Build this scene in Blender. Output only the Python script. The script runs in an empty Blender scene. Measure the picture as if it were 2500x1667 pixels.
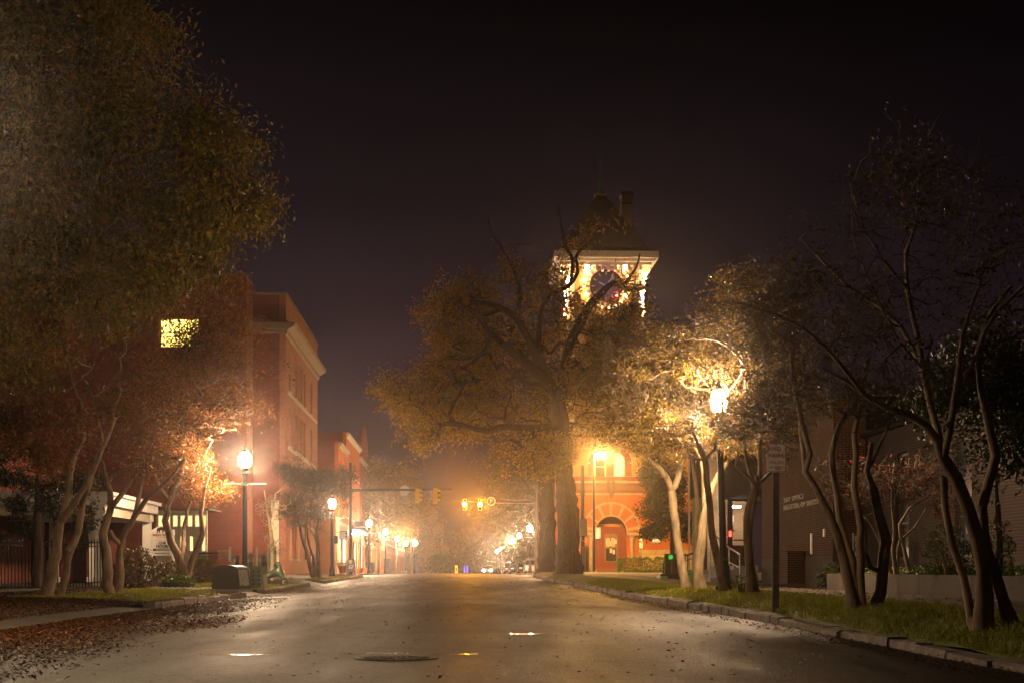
HAZE, ANISO, SKY, EXPO = .00056, .945, .08, 3.25
import bpy, bmesh, math, random
import numpy as np
from mathutils import Vector, Matrix
from mathutils.geometry import tessellate_polygon
random.seed(7); RNG = np.random.default_rng(11)
F, HZ, CZ, CX = 3700.0, 1400.0, 0.85, 1250.0
SK = 0.035; ANG = math.atan(SK)
sc = bpy.context.scene
COL = sc.collection
M = {}
PEND = []
def setm(me, k):
    me.materials.append(None); PEND.append((me, k))
GY = [(-60, -.06), (0, -.04), (13, 0), (24, .09), (42, .15), (52, .22), (84, .5), (100, .62), (130, .80), (160, .83), (2500, .83)]
def g(Y):
    return float(np.interp(Y, [a for a, b in GY], [b for a, b in GY]))
def P(px, py, Y):
    return Vector(((px - CX) * Y / F, Y, CZ + (HZ - py) * Y / F))
def LX(l, Y): return l - SK * Y
def LP(l, Y, z=0): return Vector((LX(l, Y), Y, z))
# ------------------------------------------------------------ materials
def nodes(name):
    m = bpy.data.materials.new(name); m.use_nodes = True
    nt = m.node_tree; return m, nt, nt.nodes['Principled BSDF']
def mat(key, col, rough=.6, metal=0, var=0, scale=4, bump=0, bscale=40, spec=.5, coord='Object'):
    m, nt, b = nodes(key)
    b.inputs['Roughness'].default_value = rough; b.inputs['Metallic'].default_value = metal
    b.inputs['Specular IOR Level'].default_value = spec
    b.inputs['Base Color'].default_value = (*col, 1)
    if var or bump:
        tc = nt.nodes.new('ShaderNodeTexCoord')
    if var:
        n = nt.nodes.new('ShaderNodeTexNoise'); n.inputs['Scale'].default_value = scale; n.inputs['Detail'].default_value = 6; n.inputs['Roughness'].default_value = .65
        nt.links.new(tc.outputs[coord], n.inputs['Vector'])
        r = nt.nodes.new('ShaderNodeValToRGB')
        r.color_ramp.elements[0].position = .3; r.color_ramp.elements[1].position = .72
        r.color_ramp.elements[0].color = (*[c * (1 - var) for c in col], 1)
        r.color_ramp.elements[1].color = (*[min(1, c * (1 + var)) for c in col], 1)
        nt.links.new(n.outputs['Fac'], r.inputs['Fac']); nt.links.new(r.outputs['Color'], b.inputs['Base Color'])
    if bump:
        n2 = nt.nodes.new('ShaderNodeTexNoise'); n2.inputs['Scale'].default_value = bscale; n2.inputs['Detail'].default_value = 4
        nt.links.new(tc.outputs[coord], n2.inputs['Vector'])
        bp = nt.nodes.new('ShaderNodeBump'); bp.inputs['Strength'].default_value = bump; bp.inputs['Distance'].default_value = .02
        nt.links.new(n2.outputs['Fac'], bp.inputs['Height']); nt.links.new(bp.outputs['Normal'], b.inputs['Normal'])
    if key in ('bark_dark', 'bark_smooth', 'bark_pale'):
        zs = {'bark_dark': .16, 'bark_smooth': .3, 'bark_pale': .35}[key]
        mp = nt.nodes.new('ShaderNodeMapping'); mp.inputs['Scale'].default_value = (1, 1, zs); nt.links.new(tc.outputs[coord], mp.inputs[0])
        for q in nt.nodes:
            if q.type == 'TEX_NOISE': nt.links.new(mp.outputs[0], q.inputs['Vector'])
        bp.inputs['Distance'].default_value = .06 if key == 'bark_dark' else .015
        if key == 'bark_dark':
            for q in nt.nodes:
                if q.type == 'TEX_NOISE': q.inputs['Scale'].default_value = 11; q.inputs['Roughness'].default_value = .7
    M[key] = m; return m
def emat(key, col, s, base=(.8, .8, .8)):
    m, nt, b = nodes(key); b.inputs['Base Color'].default_value = (*base, 1)
    b.inputs['Emission Color'].default_value = (*col, 1); b.inputs['Emission Strength'].default_value = s
    M[key] = m; return m
def brick(key, c1, c2, mortar, w=.22, h=.075, ms=.012, var=.25):
    m, nt, b = nodes(key); b.inputs['Roughness'].default_value = .85; b.inputs['Specular IOR Level'].default_value = .25
    N, Lk = nt.nodes, nt.links
    tc = N.new('ShaderNodeTexCoord'); sp = N.new('ShaderNodeSeparateXYZ'); Lk.new(tc.outputs['Object'], sp.inputs[0])
    ad = N.new('ShaderNodeMath'); ad.operation = 'ADD'; Lk.new(sp.outputs[0], ad.inputs[0]); Lk.new(sp.outputs[1], ad.inputs[1])
    cb = N.new('ShaderNodeCombineXYZ'); Lk.new(ad.outputs[0], cb.inputs[0]); Lk.new(sp.outputs[2], cb.inputs[1])
    bt = N.new('ShaderNodeTexBrick'); bt.inputs['Scale'].default_value = 1; bt.inputs['Brick Width'].default_value = w; bt.inputs['Row Height'].default_value = h
    bt.inputs['Mortar Size'].default_value = ms; bt.inputs['Bias'].default_value = -.1
    bt.inputs['Color1'].default_value = (*c1, 1); bt.inputs['Color2'].default_value = (*c2, 1); bt.inputs['Mortar'].default_value = (*mortar, 1)
    Lk.new(cb.outputs[0], bt.inputs['Vector'])
    n = N.new('ShaderNodeTexNoise'); n.inputs['Scale'].default_value = .9; n.inputs['Detail'].default_value = 7; n.inputs['Roughness'].default_value = .7; Lk.new(tc.outputs['Object'], n.inputs['Vector'])
    mr = N.new('ShaderNodeMapRange'); mr.inputs['From Min'].default_value = .3; mr.inputs['From Max'].default_value = .7; mr.inputs['To Min'].default_value = 1 - var; mr.inputs['To Max'].default_value = 1 + var
    Lk.new(n.outputs['Fac'], mr.inputs[0])
    mx = N.new('ShaderNodeMix'); mx.data_type = 'RGBA'; mx.blend_type = 'MULTIPLY'; mx.inputs[0].default_value = 1
    Lk.new(bt.outputs['Color'], mx.inputs[6]); Lk.new(mr.outputs[0], mx.inputs[7]); Lk.new(mx.outputs[2], b.inputs['Base Color'])
    bp = N.new('ShaderNodeBump'); bp.inputs['Strength'].default_value = .5; bp.inputs['Distance'].default_value = .01; bp.invert = True
    Lk.new(bt.outputs['Fac'], bp.inputs['Height']); Lk.new(bp.outputs['Normal'], b.inputs['Normal'])
    M[key] = m
def leafmat(key, cols, transl=.35, rough=.5):
    m, nt, b = nodes(key); N, Lk = nt.nodes, nt.links
    gi = N.new('ShaderNodeNewGeometry'); r = N.new('ShaderNodeValToRGB'); cr = r.color_ramp
    cr.interpolation = 'LINEAR'
    while len(cr.elements) < len(cols): cr.elements.new(.5)
    for i, c in enumerate(cols):
        cr.elements[i].position = i / (len(cols) - 1); cr.elements[i].color = (*c, 1)
    Lk.new(gi.outputs['Random Per Island'], r.inputs[0]); Lk.new(r.outputs[0], b.inputs['Base Color'])
    b.inputs['Roughness'].default_value = rough
    tr = N.new('ShaderNodeBsdfTranslucent'); Lk.new(r.outputs[0], tr.inputs[0])
    mx = N.new('ShaderNodeMixShader'); mx.inputs[0].default_value = transl
    Lk.new(b.outputs[0], mx.inputs[1]); Lk.new(tr.outputs[0], mx.inputs[2]); Lk.new(mx.outputs[0], N['Material Output'].inputs[0])
    M[key] = m
mat('black', (.012, .012, .014), .35, 0, .3, 6, .1, 30)
mat('dark_cladding', (.008, .006, .005), .9, spec=.1)
mat('clock_dark', (.035, .025, .022), .8)
mat('iron', (.02, .018, .018), .5)
mat('green_paint', (.03, .07, .05), .4, 0, .2, 3)
mat('box_dark', (.035, .042, .034), .55, 0, .3, 5, .1, 60)
mat('box_green', (.10, .15, .085), .5, 0, .3, 8, .1, 60)
mat('statue_green', (.035, .06, .035), .35, 0, .35, 6)
mat('teal', (.12, .3, .24), .4)
mat('white', (.75, .73, .68), .5, 0, .08, 3)
mat('cream', (.62, .55, .42), .6, 0, .12, 2)
mat('stone', (.42, .33, .22), .8, 0, .2, 2, .2, 12)
mat('stone_mid', (.2, .14, .09), .8, 0, .2, 2, .2, 12)
mat('stone_dark', (.2, .1, .07), .8, 0, .25, 2)
mat('concrete', (.27, .25, .22), .8, 0, .3, 1.6, .3, 30)
mat('concrete_old', (.055, .042, .03), .85, 0, .45, 1.3, .4, 22)
mat('walk', (.10, .08, .062), .75, 0, .35, .8, .3, 25)
mat('granite', (.2, .165, .14), .8, 0, .5, 5, .9, 14)
mat('dirt', (.055, .042, .028), .9, 0, .4, 1.2, .6, 12)
mat('grass', (.11, .115, .014), .9, 0, .6, 1.1, .8, 18)
mat('bark_smooth', (.24, .155, .09), .7, 0, .65, 6, .5, 12)
mat('bark_pale', (.26, .19, .1), .7, 0, .6, 6, .5, 12)
mat('twig', (.10, .07, .042), .8)
mat('twig_pale', (.16, .115, .06), .8)
mat('bark_mid', (.12, .09, .055), .8, 0, .4, 4, .4, 9)
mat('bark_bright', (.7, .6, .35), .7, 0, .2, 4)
mat('bark_dark', (.085, .06, .042), .85, 0, .6, 2, 1.0, 6)
mat('slate', (.06, .045, .04), .7, 0, .3, 3)
mat('metal', (.35, .35, .36), .35, .8)
mat('glass_dark', (.02, .022, .028), .08, 0, 0, 1, 0, 1, .8)
mat('glass_far', (.05, .045, .04), .15)
mat('wood', (.30, .17, .08), .6, 0, .3, 5)
mat('door_red', (.26, .06, .03), .7, 0, .15, 3)
mat('yellow_paint', (.65, .42, .03), .4)
mat('blue_paint', (.03, .06, .22), .4, 0, .15, 5)
mat('mail_blue', (.02, .035, .09), .35)
mat('red_paint', (.45, .035, .025), .5)
mat('sign_white', (.72, .68, .62), .45, 0, .12, 14)
mat('letter_dim', (.3, .25, .2), .6)
mat('sign_red', (.4, .04, .03), .5)
mat('paper', (.75, .72, .66), .7)
mat('poster_blue', (.07, .14, .17), .6)
mat('ink', (.02, .02, .02), .6)
mat('awning_stripe', (.02, .03, .025), .8)
mat('greenlit_tile', (.42, .55, .16), .35)  # tile colour that includes the green light falling on it
mat('orange_lit_paint', (.55, .22, .06), .8, 0, .12, 1)  # paint colour with orange lamplight put into it
mat('rubber', (.015, .015, .015), .8)
mat('car_dark', (.03, .035, .05), .25)
mat('car_silver', (.35, .35, .36), .25)
mat('car_red', (.3, .03, .02), .25)
mat('orange_cone', (.8, .12, .02), .5)
brick('brick_dark', (.23, .045, .032), (.16, .035, .026), (.15, .08, .06))
brick('brick_pink', (.34, .12, .075), (.28, .09, .055), (.3, .16, .11))
brick('brick_red', (.30, .055, .03), (.22, .042, .025), (.2, .08, .05))
brick('brick_orange', (.52, .16, .045), (.46, .13, .035), (.42, .14, .05), var=.12)
brick('brick_yellow', (.52, .34, .13), (.44, .27, .09), (.3, .18, .08), var=.12)
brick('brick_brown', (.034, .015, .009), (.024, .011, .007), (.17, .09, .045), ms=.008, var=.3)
brick('brick_shade', (.009, .005, .004), (.007, .004, .003), (.05, .03, .02), ms=.009, var=.3)  # darker copy of the office brick, shade put into the colour
brick('brick_tan', (.11, .065, .045), (.09, .052, .036), (.05, .03, .022), w=.3, h=.1, ms=.01)
brick('greenlit_tile_wall', (.40, .52, .13), (.36, .47, .12), (.2, .3, .07), w=.2, h=.1, ms=.008, var=.1)  # green light on the tiles put into their colour
brick('stone_block', (.50, .38, .2), (.44, .33, .17), (.3, .2, .1), w=1.6, h=.42, ms=.02, var=.15)
leafmat('leaf_oak', [(.06, .07, .006), (.13, .125, .008), (.28, .18, .01), (.08, .09, .006), (.36, .15, .01)], .45)
leafmat('leaf_big', [(.38, .24, .014), (.18, .15, .01), (.52, .3, .014), (.4, .19, .01), (.12, .11, .008)], .45)
leafmat('leaf_orange', [(.36, .1, .008), (.2, .07, .006), (.08, .065, .008), (.42, .15, .012), (.1, .04, .006)], .45)
leafmat('leaf_yellow', [(.3, .19, .012), (.18, .125, .009), (.08, .065, .006), (.24, .11, .008), (.07, .06, .006)], .45)
leafmat('leaf_dim', [(.1, .07, .015), (.07, .06, .015), (.13, .06, .02), (.05, .045, .015)])
leafmat('leaf_dark', [(.012, .024, .006), (.02, .032, .008), (.035, .042, .01)], .15, .7)
leafmat('leaf_hedge', [(.06, .1, .015), (.1, .13, .02), (.05, .08, .012)], .25)
leafmat('leaf_far', [(.07, .085, .03), (.045, .06, .02), (.1, .1, .03)])
leafmat('leaf_red', [(.5, .04, .03), (.35, .05, .03), (.3, .12, .03)])
leafmat('blade', [(.19, .23, .012), (.28, .31, .02), (.32, .26, .03), (.13, .16, .012)], .4)
leafmat('dead_leaf', [(.12, .038, .01), (.06, .022, .008), (.2, .07, .012), (.03, .013, .007), (.09, .035, .012)], .1, .5)
M['dead_leaf'].node_tree.nodes['Principled BSDF'].inputs['Specular IOR Level'].default_value = .15
leafmat('petal', [(.6, .45, .42), (.5, .4, .35), (.4, .3, .2)], .1, .4)
leafmat('mum', [(.7, .5, .05), (.6, .35, .03), (.2, .2, .04)], .2)
# asphalt
def asphalt():
    m, nt, b = nodes('asphalt'); N, Lk = nt.nodes, nt.links
    tc = N.new('ShaderNodeTexCoord')
    def noise(s, d=5, r=.6, vec=None):
        n = N.new('ShaderNodeTexNoise'); n.inputs['Scale'].default_value = s; n.inputs['Detail'].default_value = d; n.inputs['Roughness'].default_value = r
        Lk.new(vec or tc.outputs['Object'], n.inputs['Vector']); return n
    def rng(n, a, c, lo, hi):
        q = N.new('ShaderNodeMapRange'); q.inputs['From Min'].default_value = a; q.inputs['From Max'].default_value = c; q.inputs['To Min'].default_value = lo; q.inputs['To Max'].default_value = hi
        Lk.new(n, q.inputs[0]); return q.outputs[0]
    big = noise(.25, 6); mp = N.new('ShaderNodeMapping'); mp.inputs['Scale'].default_value = (1.6, .22, 1); Lk.new(tc.outputs['Object'], mp.inputs[0])
    streak = noise(.8, 5, .6, mp.outputs[0]); fine = noise(42, 3, .75); vo = N.new('ShaderNodeTexVoronoi'); vo.inputs['Scale'].default_value = 55; Lk.new(tc.outputs['Object'], vo.inputs['Vector'])
    r = N.new('ShaderNodeValToRGB'); e = r.color_ramp.elements; e[0].position = .3; e[1].position = .7
    e[0].color = (.012, .0082, .0062, 1); e[1].color = (.048, .033, .0245, 1)
    mxn = N.new('ShaderNodeMix'); mxn.inputs[0].default_value = .5; Lk.new(big.outputs['Fac'], mxn.inputs[2]); Lk.new(streak.outputs['Fac'], mxn.inputs[3]); Lk.new(mxn.outputs[0], r.inputs[0])
    mm = N.new('ShaderNodeMix'); mm.data_type = 'RGBA'; mm.blend_type = 'MULTIPLY'; mm.inputs[0].default_value = 1
    Lk.new(r.outputs[0], mm.inputs[6]); vc = N.new('ShaderNodeTexVoronoi'); vc.inputs['Scale'].default_value = 38; Lk.new(tc.outputs['Object'], vc.inputs['Vector'])
    sv = N.new('ShaderNodeSeparateColor'); Lk.new(vc.outputs['Color'], sv.inputs[0]); m1 = N.new('ShaderNodeMath'); m1.operation = 'MULTIPLY'; Lk.new(rng(fine.outputs['Fac'], .32, .68, .5, 1.5), m1.inputs[0]); Lk.new(rng(sv.outputs[0], 0, 1, .15, 1.95), m1.inputs[1])
    Lk.new(m1.outputs[0], mm.inputs[7])
    # cracks
    cv = N.new('ShaderNodeTexVoronoi'); cv.feature = 'DISTANCE_TO_EDGE'; cv.inputs['Scale'].default_value = .45
    wob = noise(1.5, 4); av = N.new('ShaderNodeVectorMath'); av.operation = 'ADD'; Lk.new(tc.outputs['Object'], av.inputs[0]); Lk.new(wob.outputs['Color'], av.inputs[1]); Lk.new(av.outputs[0], cv.inputs['Vector'])
    mc = N.new('ShaderNodeMix'); mc.data_type = 'RGBA'; mc.blend_type = 'MULTIPLY'; mc.inputs[0].default_value = 1
    Lk.new(mm.outputs[2], mc.inputs[6]); Lk.new(rng(cv.outputs['Distance'], .006, .02, .35, 1), mc.inputs[7]); Lk.new(mc.outputs[2], b.inputs['Base Color'])
    rr = N.new('ShaderNodeMix'); rr.inputs[0].default_value = .6; Lk.new(rng(big.outputs['Fac'], .35, .65, .42, .68), rr.inputs[2]); Lk.new(rng(streak.outputs['Fac'], .35, .65, .42, .68), rr.inputs[3])
    Lk.new(rr.outputs[0], b.inputs['Roughness']); b.inputs['Specular IOR Level'].default_value = .33
    bp = N.new('ShaderNodeBump'); bp.inputs['Strength'].default_value = .9; bp.inputs['Distance'].default_value = .012; Lk.new(vo.outputs['Distance'], bp.inputs['Height'])
    Lk.new(bp.outputs['Normal'], b.inputs['Normal']); M['asphalt'] = m
asphalt()
# ------------------------------------------------------------ mesh helpers
class MB:
    def __init__(s): s.v = []; s.f = []
    def add(s, vs, fs):
        b = len(s.v); s.v += [tuple(v) for v in vs]; s.f += [tuple(i + b for i in f) for f in fs]; return s
    def box(s, x0, x1, y0, y1, z0, z1, T=None):
        vs = [Vector((x, y, z)) for z in (z0, z1) for y in (y0, y1) for x in (x0, x1)]
        if T: vs = [T @ v for v in vs]
        return s.add(vs, [(0, 2, 3, 1), (4, 5, 7, 6), (0, 1, 5, 4), (2, 6, 7, 3), (0, 4, 6, 2), (1, 3, 7, 5)])
    def tube(s, pts, rs, n=8, cap=True):
        pts = [Vector(p) for p in pts]
        if not hasattr(rs, '__len__'): rs = [rs] * len(pts)
        vs = []; k = len(pts)
        for i, p in enumerate(pts):
            d = (pts[min(i + 1, k - 1)] - pts[max(i - 1, 0)]).normalized()
            a = d.cross(Vector((.31, .9, .17))).normalized() if abs(d.dot(Vector((.31, .9, .17)).normalized())) < .95 else d.cross(Vector((1, 0, 0))).normalized()
            c = d.cross(a)
            for j in range(n):
                t = 2 * math.pi * j / n; vs.append(p + (a * math.cos(t) + c * math.sin(t)) * rs[i])
        fs = [(i * n + j, i * n + (j + 1) % n, (i + 1) * n + (j + 1) % n, (i + 1) * n + j) for i in range(k - 1) for j in range(n)]
        if cap: fs += [tuple(range(n))[::-1], tuple((k - 1) * n + j for j in range(n))]
        return s.add(vs, fs)
    def lathe(s, prof, n=16, c=(0, 0, 0)):
        vs = []; k = len(prof)
        for r, z in prof:
            for j in range(n):
                t = 2 * math.pi * j / n; vs.append((c[0] + r * math.cos(t), c[1] + r * math.sin(t), c[2] + z))
        fs = [(i * n + j, i * n + (j + 1) % n, (i + 1) * n + (j + 1) % n, (i + 1) * n + j) for i in range(k - 1) for j in range(n)]
        fs += [tuple(range(n))[::-1], tuple((k - 1) * n + j for j in range(n))]
        return s.add(vs, fs)
    def plate(s, outer, holes=(), o=(0, 0, 0), u=(1, 0, 0), v=(0, 0, 1), n=(0, 1, 0), th=.2):
        """outline with holes in (u,v), front at o, thickness along n"""
        o, u, v, n = map(Vector, (o, u, v, n)); loops = [list(outer)] + [list(h) for h in holes]
        flat = [p for l in loops for p in l]
        tr = tessellate_polygon([[Vector((p[0], p[1], 0)) for p in l] for l in loops])
        k = len(flat); vs = [o + u * p[0] + v * p[1] for p in flat] + [o + u * p[0] + v * p[1] + n * th for p in flat]
        fs = [tuple(t) for t in tr] + [tuple(i + k for i in t[::-1]) for t in tr]
        b = 0
        for l in loops:
            m = len(l); fs += [(b + i, b + (i + 1) % m, k + b + (i + 1) % m, k + b + i) for i in range(m)]; b += m
        return s.add(vs, fs)
    def build(s, name, m, parent=None, smooth=False, loc=None):
        me = bpy.data.meshes.new(name); me.from_pydata(s.v, [], s.f); me.update()
        setm(me, m)
        bm = bmesh.new(); bm.from_mesh(me); bmesh.ops.recalc_face_normals(bm, faces=bm.faces); bm.to_mesh(me); bm.free()
        if smooth: me.shade_smooth(); 
        if smooth == 'auto':
            try: me.set_sharp_from_angle(angle=.7)
            except Exception: pass
        return link(name, me, parent, loc)
def link(name, me, parent=None, loc=None):
    o = bpy.data.objects.new(name, me); COL.objects.link(o)
    if parent: o.parent = parent
    if loc is not None: o.location = loc
    return o
def tag(o, label, cat=None, group=None, kind=None):
    if label: o['label'] = label
    if cat: o['category'] = cat
    if group: o['group'] = group
    if kind: o['kind'] = kind
    return o
def thing(name, label, cat, loc=(0, 0, 0), rz=0, group=None):
    o = bpy.data.objects.new(name, None); COL.objects.link(o); o.empty_display_size = .2
    o.location = loc; o.rotation_euler = (0, 0, rz)
    return tag(o, label, cat, group)
def dup(root, loc, label, rz=None, group=None, scale=None):
    r = root.copy(); COL.objects.link(r); r.location = loc
    if rz is not None: r.rotation_euler = (0, 0, rz)
    if scale: r.scale = (scale,) * 3
    r['label'] = label
    if group: r['group'] = group
    for ch in list(root.children):
        c = ch.copy(); COL.objects.link(c); c.parent = r
        for q in list(ch.children):
            d = q.copy(); COL.objects.link(d); d.parent = c
    return r
def npmesh(name, v, f, m, parent=None, smooth=False):
    """v (n,3), f list of (k,m) arrays"""
    me = bpy.data.meshes.new(name); me.vertices.add(len(v)); me.vertices.foreach_set('co', np.asarray(v, np.float32).ravel())
    fl = [np.asarray(a) for a in f if len(a)]
    tot = sum(a.size for a in fl); npoly = sum(len(a) for a in fl)
    me.loops.add(tot); me.loops.foreach_set('vertex_index', np.concatenate([a.ravel() for a in fl]).astype(np.int32))
    me.polygons.add(npoly); sz = np.concatenate([np.full(len(a), a.shape[1]) for a in fl])
    st = np.concatenate([[0], np.cumsum(sz)[:-1]]).astype(np.int32)
    me.polygons.foreach_set('loop_start', st)
    try: me.polygons.foreach_set('loop_total', sz.astype(np.int32))
    except Exception: pass
    me.update(calc_edges=True); setm(me, m)
    if smooth: me.shade_smooth()
    return link(name, me, parent)
def leaves(pos, length, width, rng, droop=.3, spread=1.0):
    """rhombus leaf quads at pos"""
    n = len(pos); d = rng.normal(size=(n, 3)); d[:, 2] = d[:, 2] * spread - droop; d /= np.linalg.norm(d, axis=1)[:, None] + 1e-9
    q = rng.normal(size=(n, 3)); s = np.cross(d, q); s /= np.linalg.norm(s, axis=1)[:, None] + 1e-9
    L = (length * rng.uniform(.6, 1.25, n))[:, None]; W = (width * rng.uniform(.7, 1.2, n))[:, None]
    up = np.cross(d, s) * L * .12
    v = np.stack([pos, pos + d * L * .45 + s * W * .5 + up, pos + d * L, pos + d * L * .45 - s * W * .5 + up], 1).reshape(-1, 3)
    return v, np.arange(4 * n).reshape(n, 4)
def text_mesh(name, s, size, m, parent, loc, rot, align='CENTER', bold=0.0, ext=.004, spacing=1.0):
    cu = bpy.data.curves.new(name, 'FONT'); cu.body = s; cu.size = size; cu.align_x = align; cu.align_y = 'CENTER'; cu.extrude = ext; cu.offset = bold; cu.space_character = spacing
    cu.resolution_u = 4
    t = bpy.data.objects.new('tmp', cu); COL.objects.link(t); bpy.context.view_layer.update()
    me = bpy.data.meshes.new_from_object(t.evaluated_get(bpy.context.evaluated_depsgraph_get())); me.name = name
    bpy.data.objects.remove(t); me.materials.clear(); setm(me, m)
    o = link(name, me, parent); o.location = loc; o.rotation_euler = rot; return o
FRONT = (math.pi / 2, 0, 0)
# ------------------------------------------------------------ ground surfaces
def ktop(Y): return float(np.interp(Y, [8, 14, 22, 36], [.065, .075, .11, .165]))
def sheet(name, prof, Ys, m, kind='structure', jitter=0, dz=0, fn=None):
    ls = np.array([p[0] for p in prof]); of = np.array([p[1] for p in prof]); Ys = np.asarray(Ys, float)
    gz = np.array([g(y) for y in Ys]); n, k = len(Ys), len(ls)
    X = ls[None, :] - SK * Ys[:, None]; Yg = np.repeat(Ys[:, None], k, 1); Z = gz[:, None] + of[None, :] + dz
    if fn: Z = gz[:, None] + np.array([[fn(l, y) for l in ls] for y in Ys]) + dz
    if jitter: Z = Z + RNG.normal(0, jitter, Z.shape)
    v = np.stack([X, Yg, Z], -1).reshape(-1, 3)
    i = np.arange(n - 1)[:, None] * k + np.arange(k - 1)[None, :]; i = i.ravel()
    f = np.stack([i, i + 1, i + k + 1, i + k], 1)
    o = npmesh(name, v, [f], m, None, True); tag(o, None, None, None, kind); return o
def rngs(a, b, st): return np.arange(a, b + st * .5, st)
def crown(l): return .10 * (1 - ((l + .75) / 5.55) ** 2)
far = np.array([-60, -30, 0, 13, 24, 42, 52, 84, 100, 130, 160, 400, 2400])
sheet('ground', [(-1500, -.16), (-60, -.16), (60, -.16), (1500, -.16)], far, 'dirt')
sheet('road', [(l, crown(l)) for l in np.linspace(-6.3, 4.8, 15)], np.concatenate([rngs(-20, 100, 2), rngs(104, 160, 4), [200, 300, 600, 900]]), 'asphalt')
sheet('cross_street', [(-120, .02), (-6.3, .004)], rngs(106, 124, 3), 'asphalt')
sheet('cross_street', [(4.8, .004), (120, .02)], rngs(106, 124, 3), 'asphalt')
RP = [(5.02, .15), (5.4, .22), (5.9, .30), (6.3, .33), (6.62, .33)]
def roff(l, Y=50):
    k = ktop(Y) - .01; return float(np.interp(l, [4.8, 5.02, 5.18, 5.5, 5.9, 6.62, 8.6, 60], [k, k, k * .4 + .16, .315, .345, .335, .34, .34]))
sheet('lawn_verge', [(x, 0) for x in (5.02, 5.1, 5.18, 5.3, 5.5, 5.7, 5.9, 6.3, 6.62)], rngs(2, 105, 1), 'grass', jitter=.012, fn=roff)
sheet('sidewalk', [(6.62, .335), (8.75, .345)], rngs(-10, 105, 2), 'walk')
sheet('parking_apron', [(8.75, .30), (40, .27)], rngs(60, 105, 3), 'concrete')
LPf = [(-6.52, .14), (-7.2, .19), (-8.2, .22), (-9.4, .23)]
def loff(l): return float(np.interp(-l, [6.3, 6.52, 7.2, 8.2, 9.4, 60], [.13, .14, .19, .22, .23, .24]))
sheet('lawn_verge', LPf[::-1], rngs(31.5, 45, .75), 'grass', jitter=.012)
sheet('lawn_verge', LPf[::-1], rngs(49, 64, .75), 'grass', jitter=.012)
sheet('lawn_verge', LPf[:2][::-1], rngs(71, 88, .75), 'grass', jitter=.008)
sheet('driveway', [(-9.4, .23), (-6.3, .01)], rngs(8, 31.5, 2.35), 'walk')
sheet('driveway', [(-9.4, .235), (-7.5, .2), (-6.3, .01)], [45, 47, 49], 'walk')
sheet('driveway', [(-9.4, .235), (-7.5, .2), (-6.3, .01)], [64, 67, 71], 'walk')
sheet('sidewalk', [(-11, .24), (-9.4, .24)], rngs(8, 71, 1.5), 'walk')
sheet('sidewalk', [(-12.6, .24), (-9.4, .235), (-7.2, .19)], rngs(71, 105.2, 1.8), 'walk')
sheet('sidewalk', [(-7.2, .19), (-6.52, .14)], rngs(88, 105.2, 1.72), 'walk')
sheet('garden', [(-60, .2), (-30, .22), (-11, .23)], rngs(8, 105, 3), 'dirt')
sheet('sidewalk', [(-10.6, .1), (-6.5, .08)], rngs(124, 400, 12), 'walk')
sheet('sidewalk', [(4.9, .08), (10.6, .1)], rngs(124, 400, 12), 'walk')
def kerb(name, l0, l1, top, a, b, seed, label):
    rr = random.Random(seed); mb = MB(); y = a
    while y < b:
        L = rr.uniform(.5, 1.25); L = min(L, b - y + .05)
        dl = rr.uniform(-.03, .03); dz = rr.uniform(-.018, .018)
        y0, y1 = y + .012, y + L - .012; T = Vector((0, 0, 0)); zz = [g(y0), g(y1)]
        ch = .03
        vs = []
        for yy, gz in ((y0, zz[0]), (y1, zz[1])):
            for l, z in ((l0, -.1), (l0, top - ch), (l0 + (ch if l1 > l0 else -ch), top), (l1, top), (l1, -.1)):
                vs.append(LP(l + dl + rr.uniform(-.012, .012), yy + rr.uniform(-.01, .01), gz + (z if l0 < 0 or z < 0 else z * ktop(yy) / top) + dz + (rr.uniform(-.012, .012) if z > 0 else 0)))
        mb.add(vs, [(0, 1, 6, 5), (1, 2, 7, 6), (2, 3, 8, 7), (3, 4, 9, 8), (0, 4, 3, 2, 1), (5, 6, 7, 8, 9)])
        y += L
    o = mb.build(name, 'granite'); tag(o, label, None, None, 'structure'); return o
kerb('kerb', 4.8, 5.03, .165, 1, 98, 3, None)
kerb('kerb', -6.3, -6.54, .15, 31.5, 45, 4, None)
kerb('kerb', -6.3, -6.54, .15, 49, 64, 5, None)
kerb('kerb', -6.3, -6.54, .15, 71, 100, 6, None)
# grass blades and fallen leaves
def zat(l, Y):
    if l > 4.8: return g(Y) + roff(l, Y)
    if l < -6.3: return g(Y) + loff(l)
    return g(Y) + crown(l)
def scatter(n, l0, l1, y0, y1, rng, dens=None):
    out = []
    while len(out) < n:
        l = rng.uniform(l0, l1); Y = y0 + (y1 - y0) * rng.random() ** 1.3
        if dens is None or rng.random() < dens(l, Y): out.append((LX(l, Y), Y, zat(l, Y)))
    return np.array(out)
def blades(name, n, l0, l1, y0, y1, label, h=.07, dens=None):
    rng = np.random.default_rng(n); p = scatter(n, l0, l1, y0, y1, rng, dens); k = len(p)
    a = rng.uniform(0, 6.28, k); w = .006 + .0003 * p[:, 1]; H = h * rng.uniform(.4, 1.3, k)
    d = np.stack([np.cos(a), np.sin(a), 0 * a], 1) * w[:, None]; lean = rng.normal(0, .025, (k, 3)); lean[:, 2] = H
    v = np.stack([p - d, p + d, p + lean], 1).reshape(-1, 3); v[:, 2] -= .005
    o = npmesh(name, v, [np.arange(3 * k).reshape(k, 3)], 'blade'); tag(o, label, 'grass', None, 'stuff')
from mathutils import noise as mnoise
def patchy(l, Y): return .35 + .65 * (mnoise.noise(Vector((l * .8, Y * .25, 3))) > -.1)
blades('grass', 52000, 5.05, 6.6, 9, 60, 'short green grass on the verge beneath the crape myrtles beside the brick office', .065, patchy)
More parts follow.
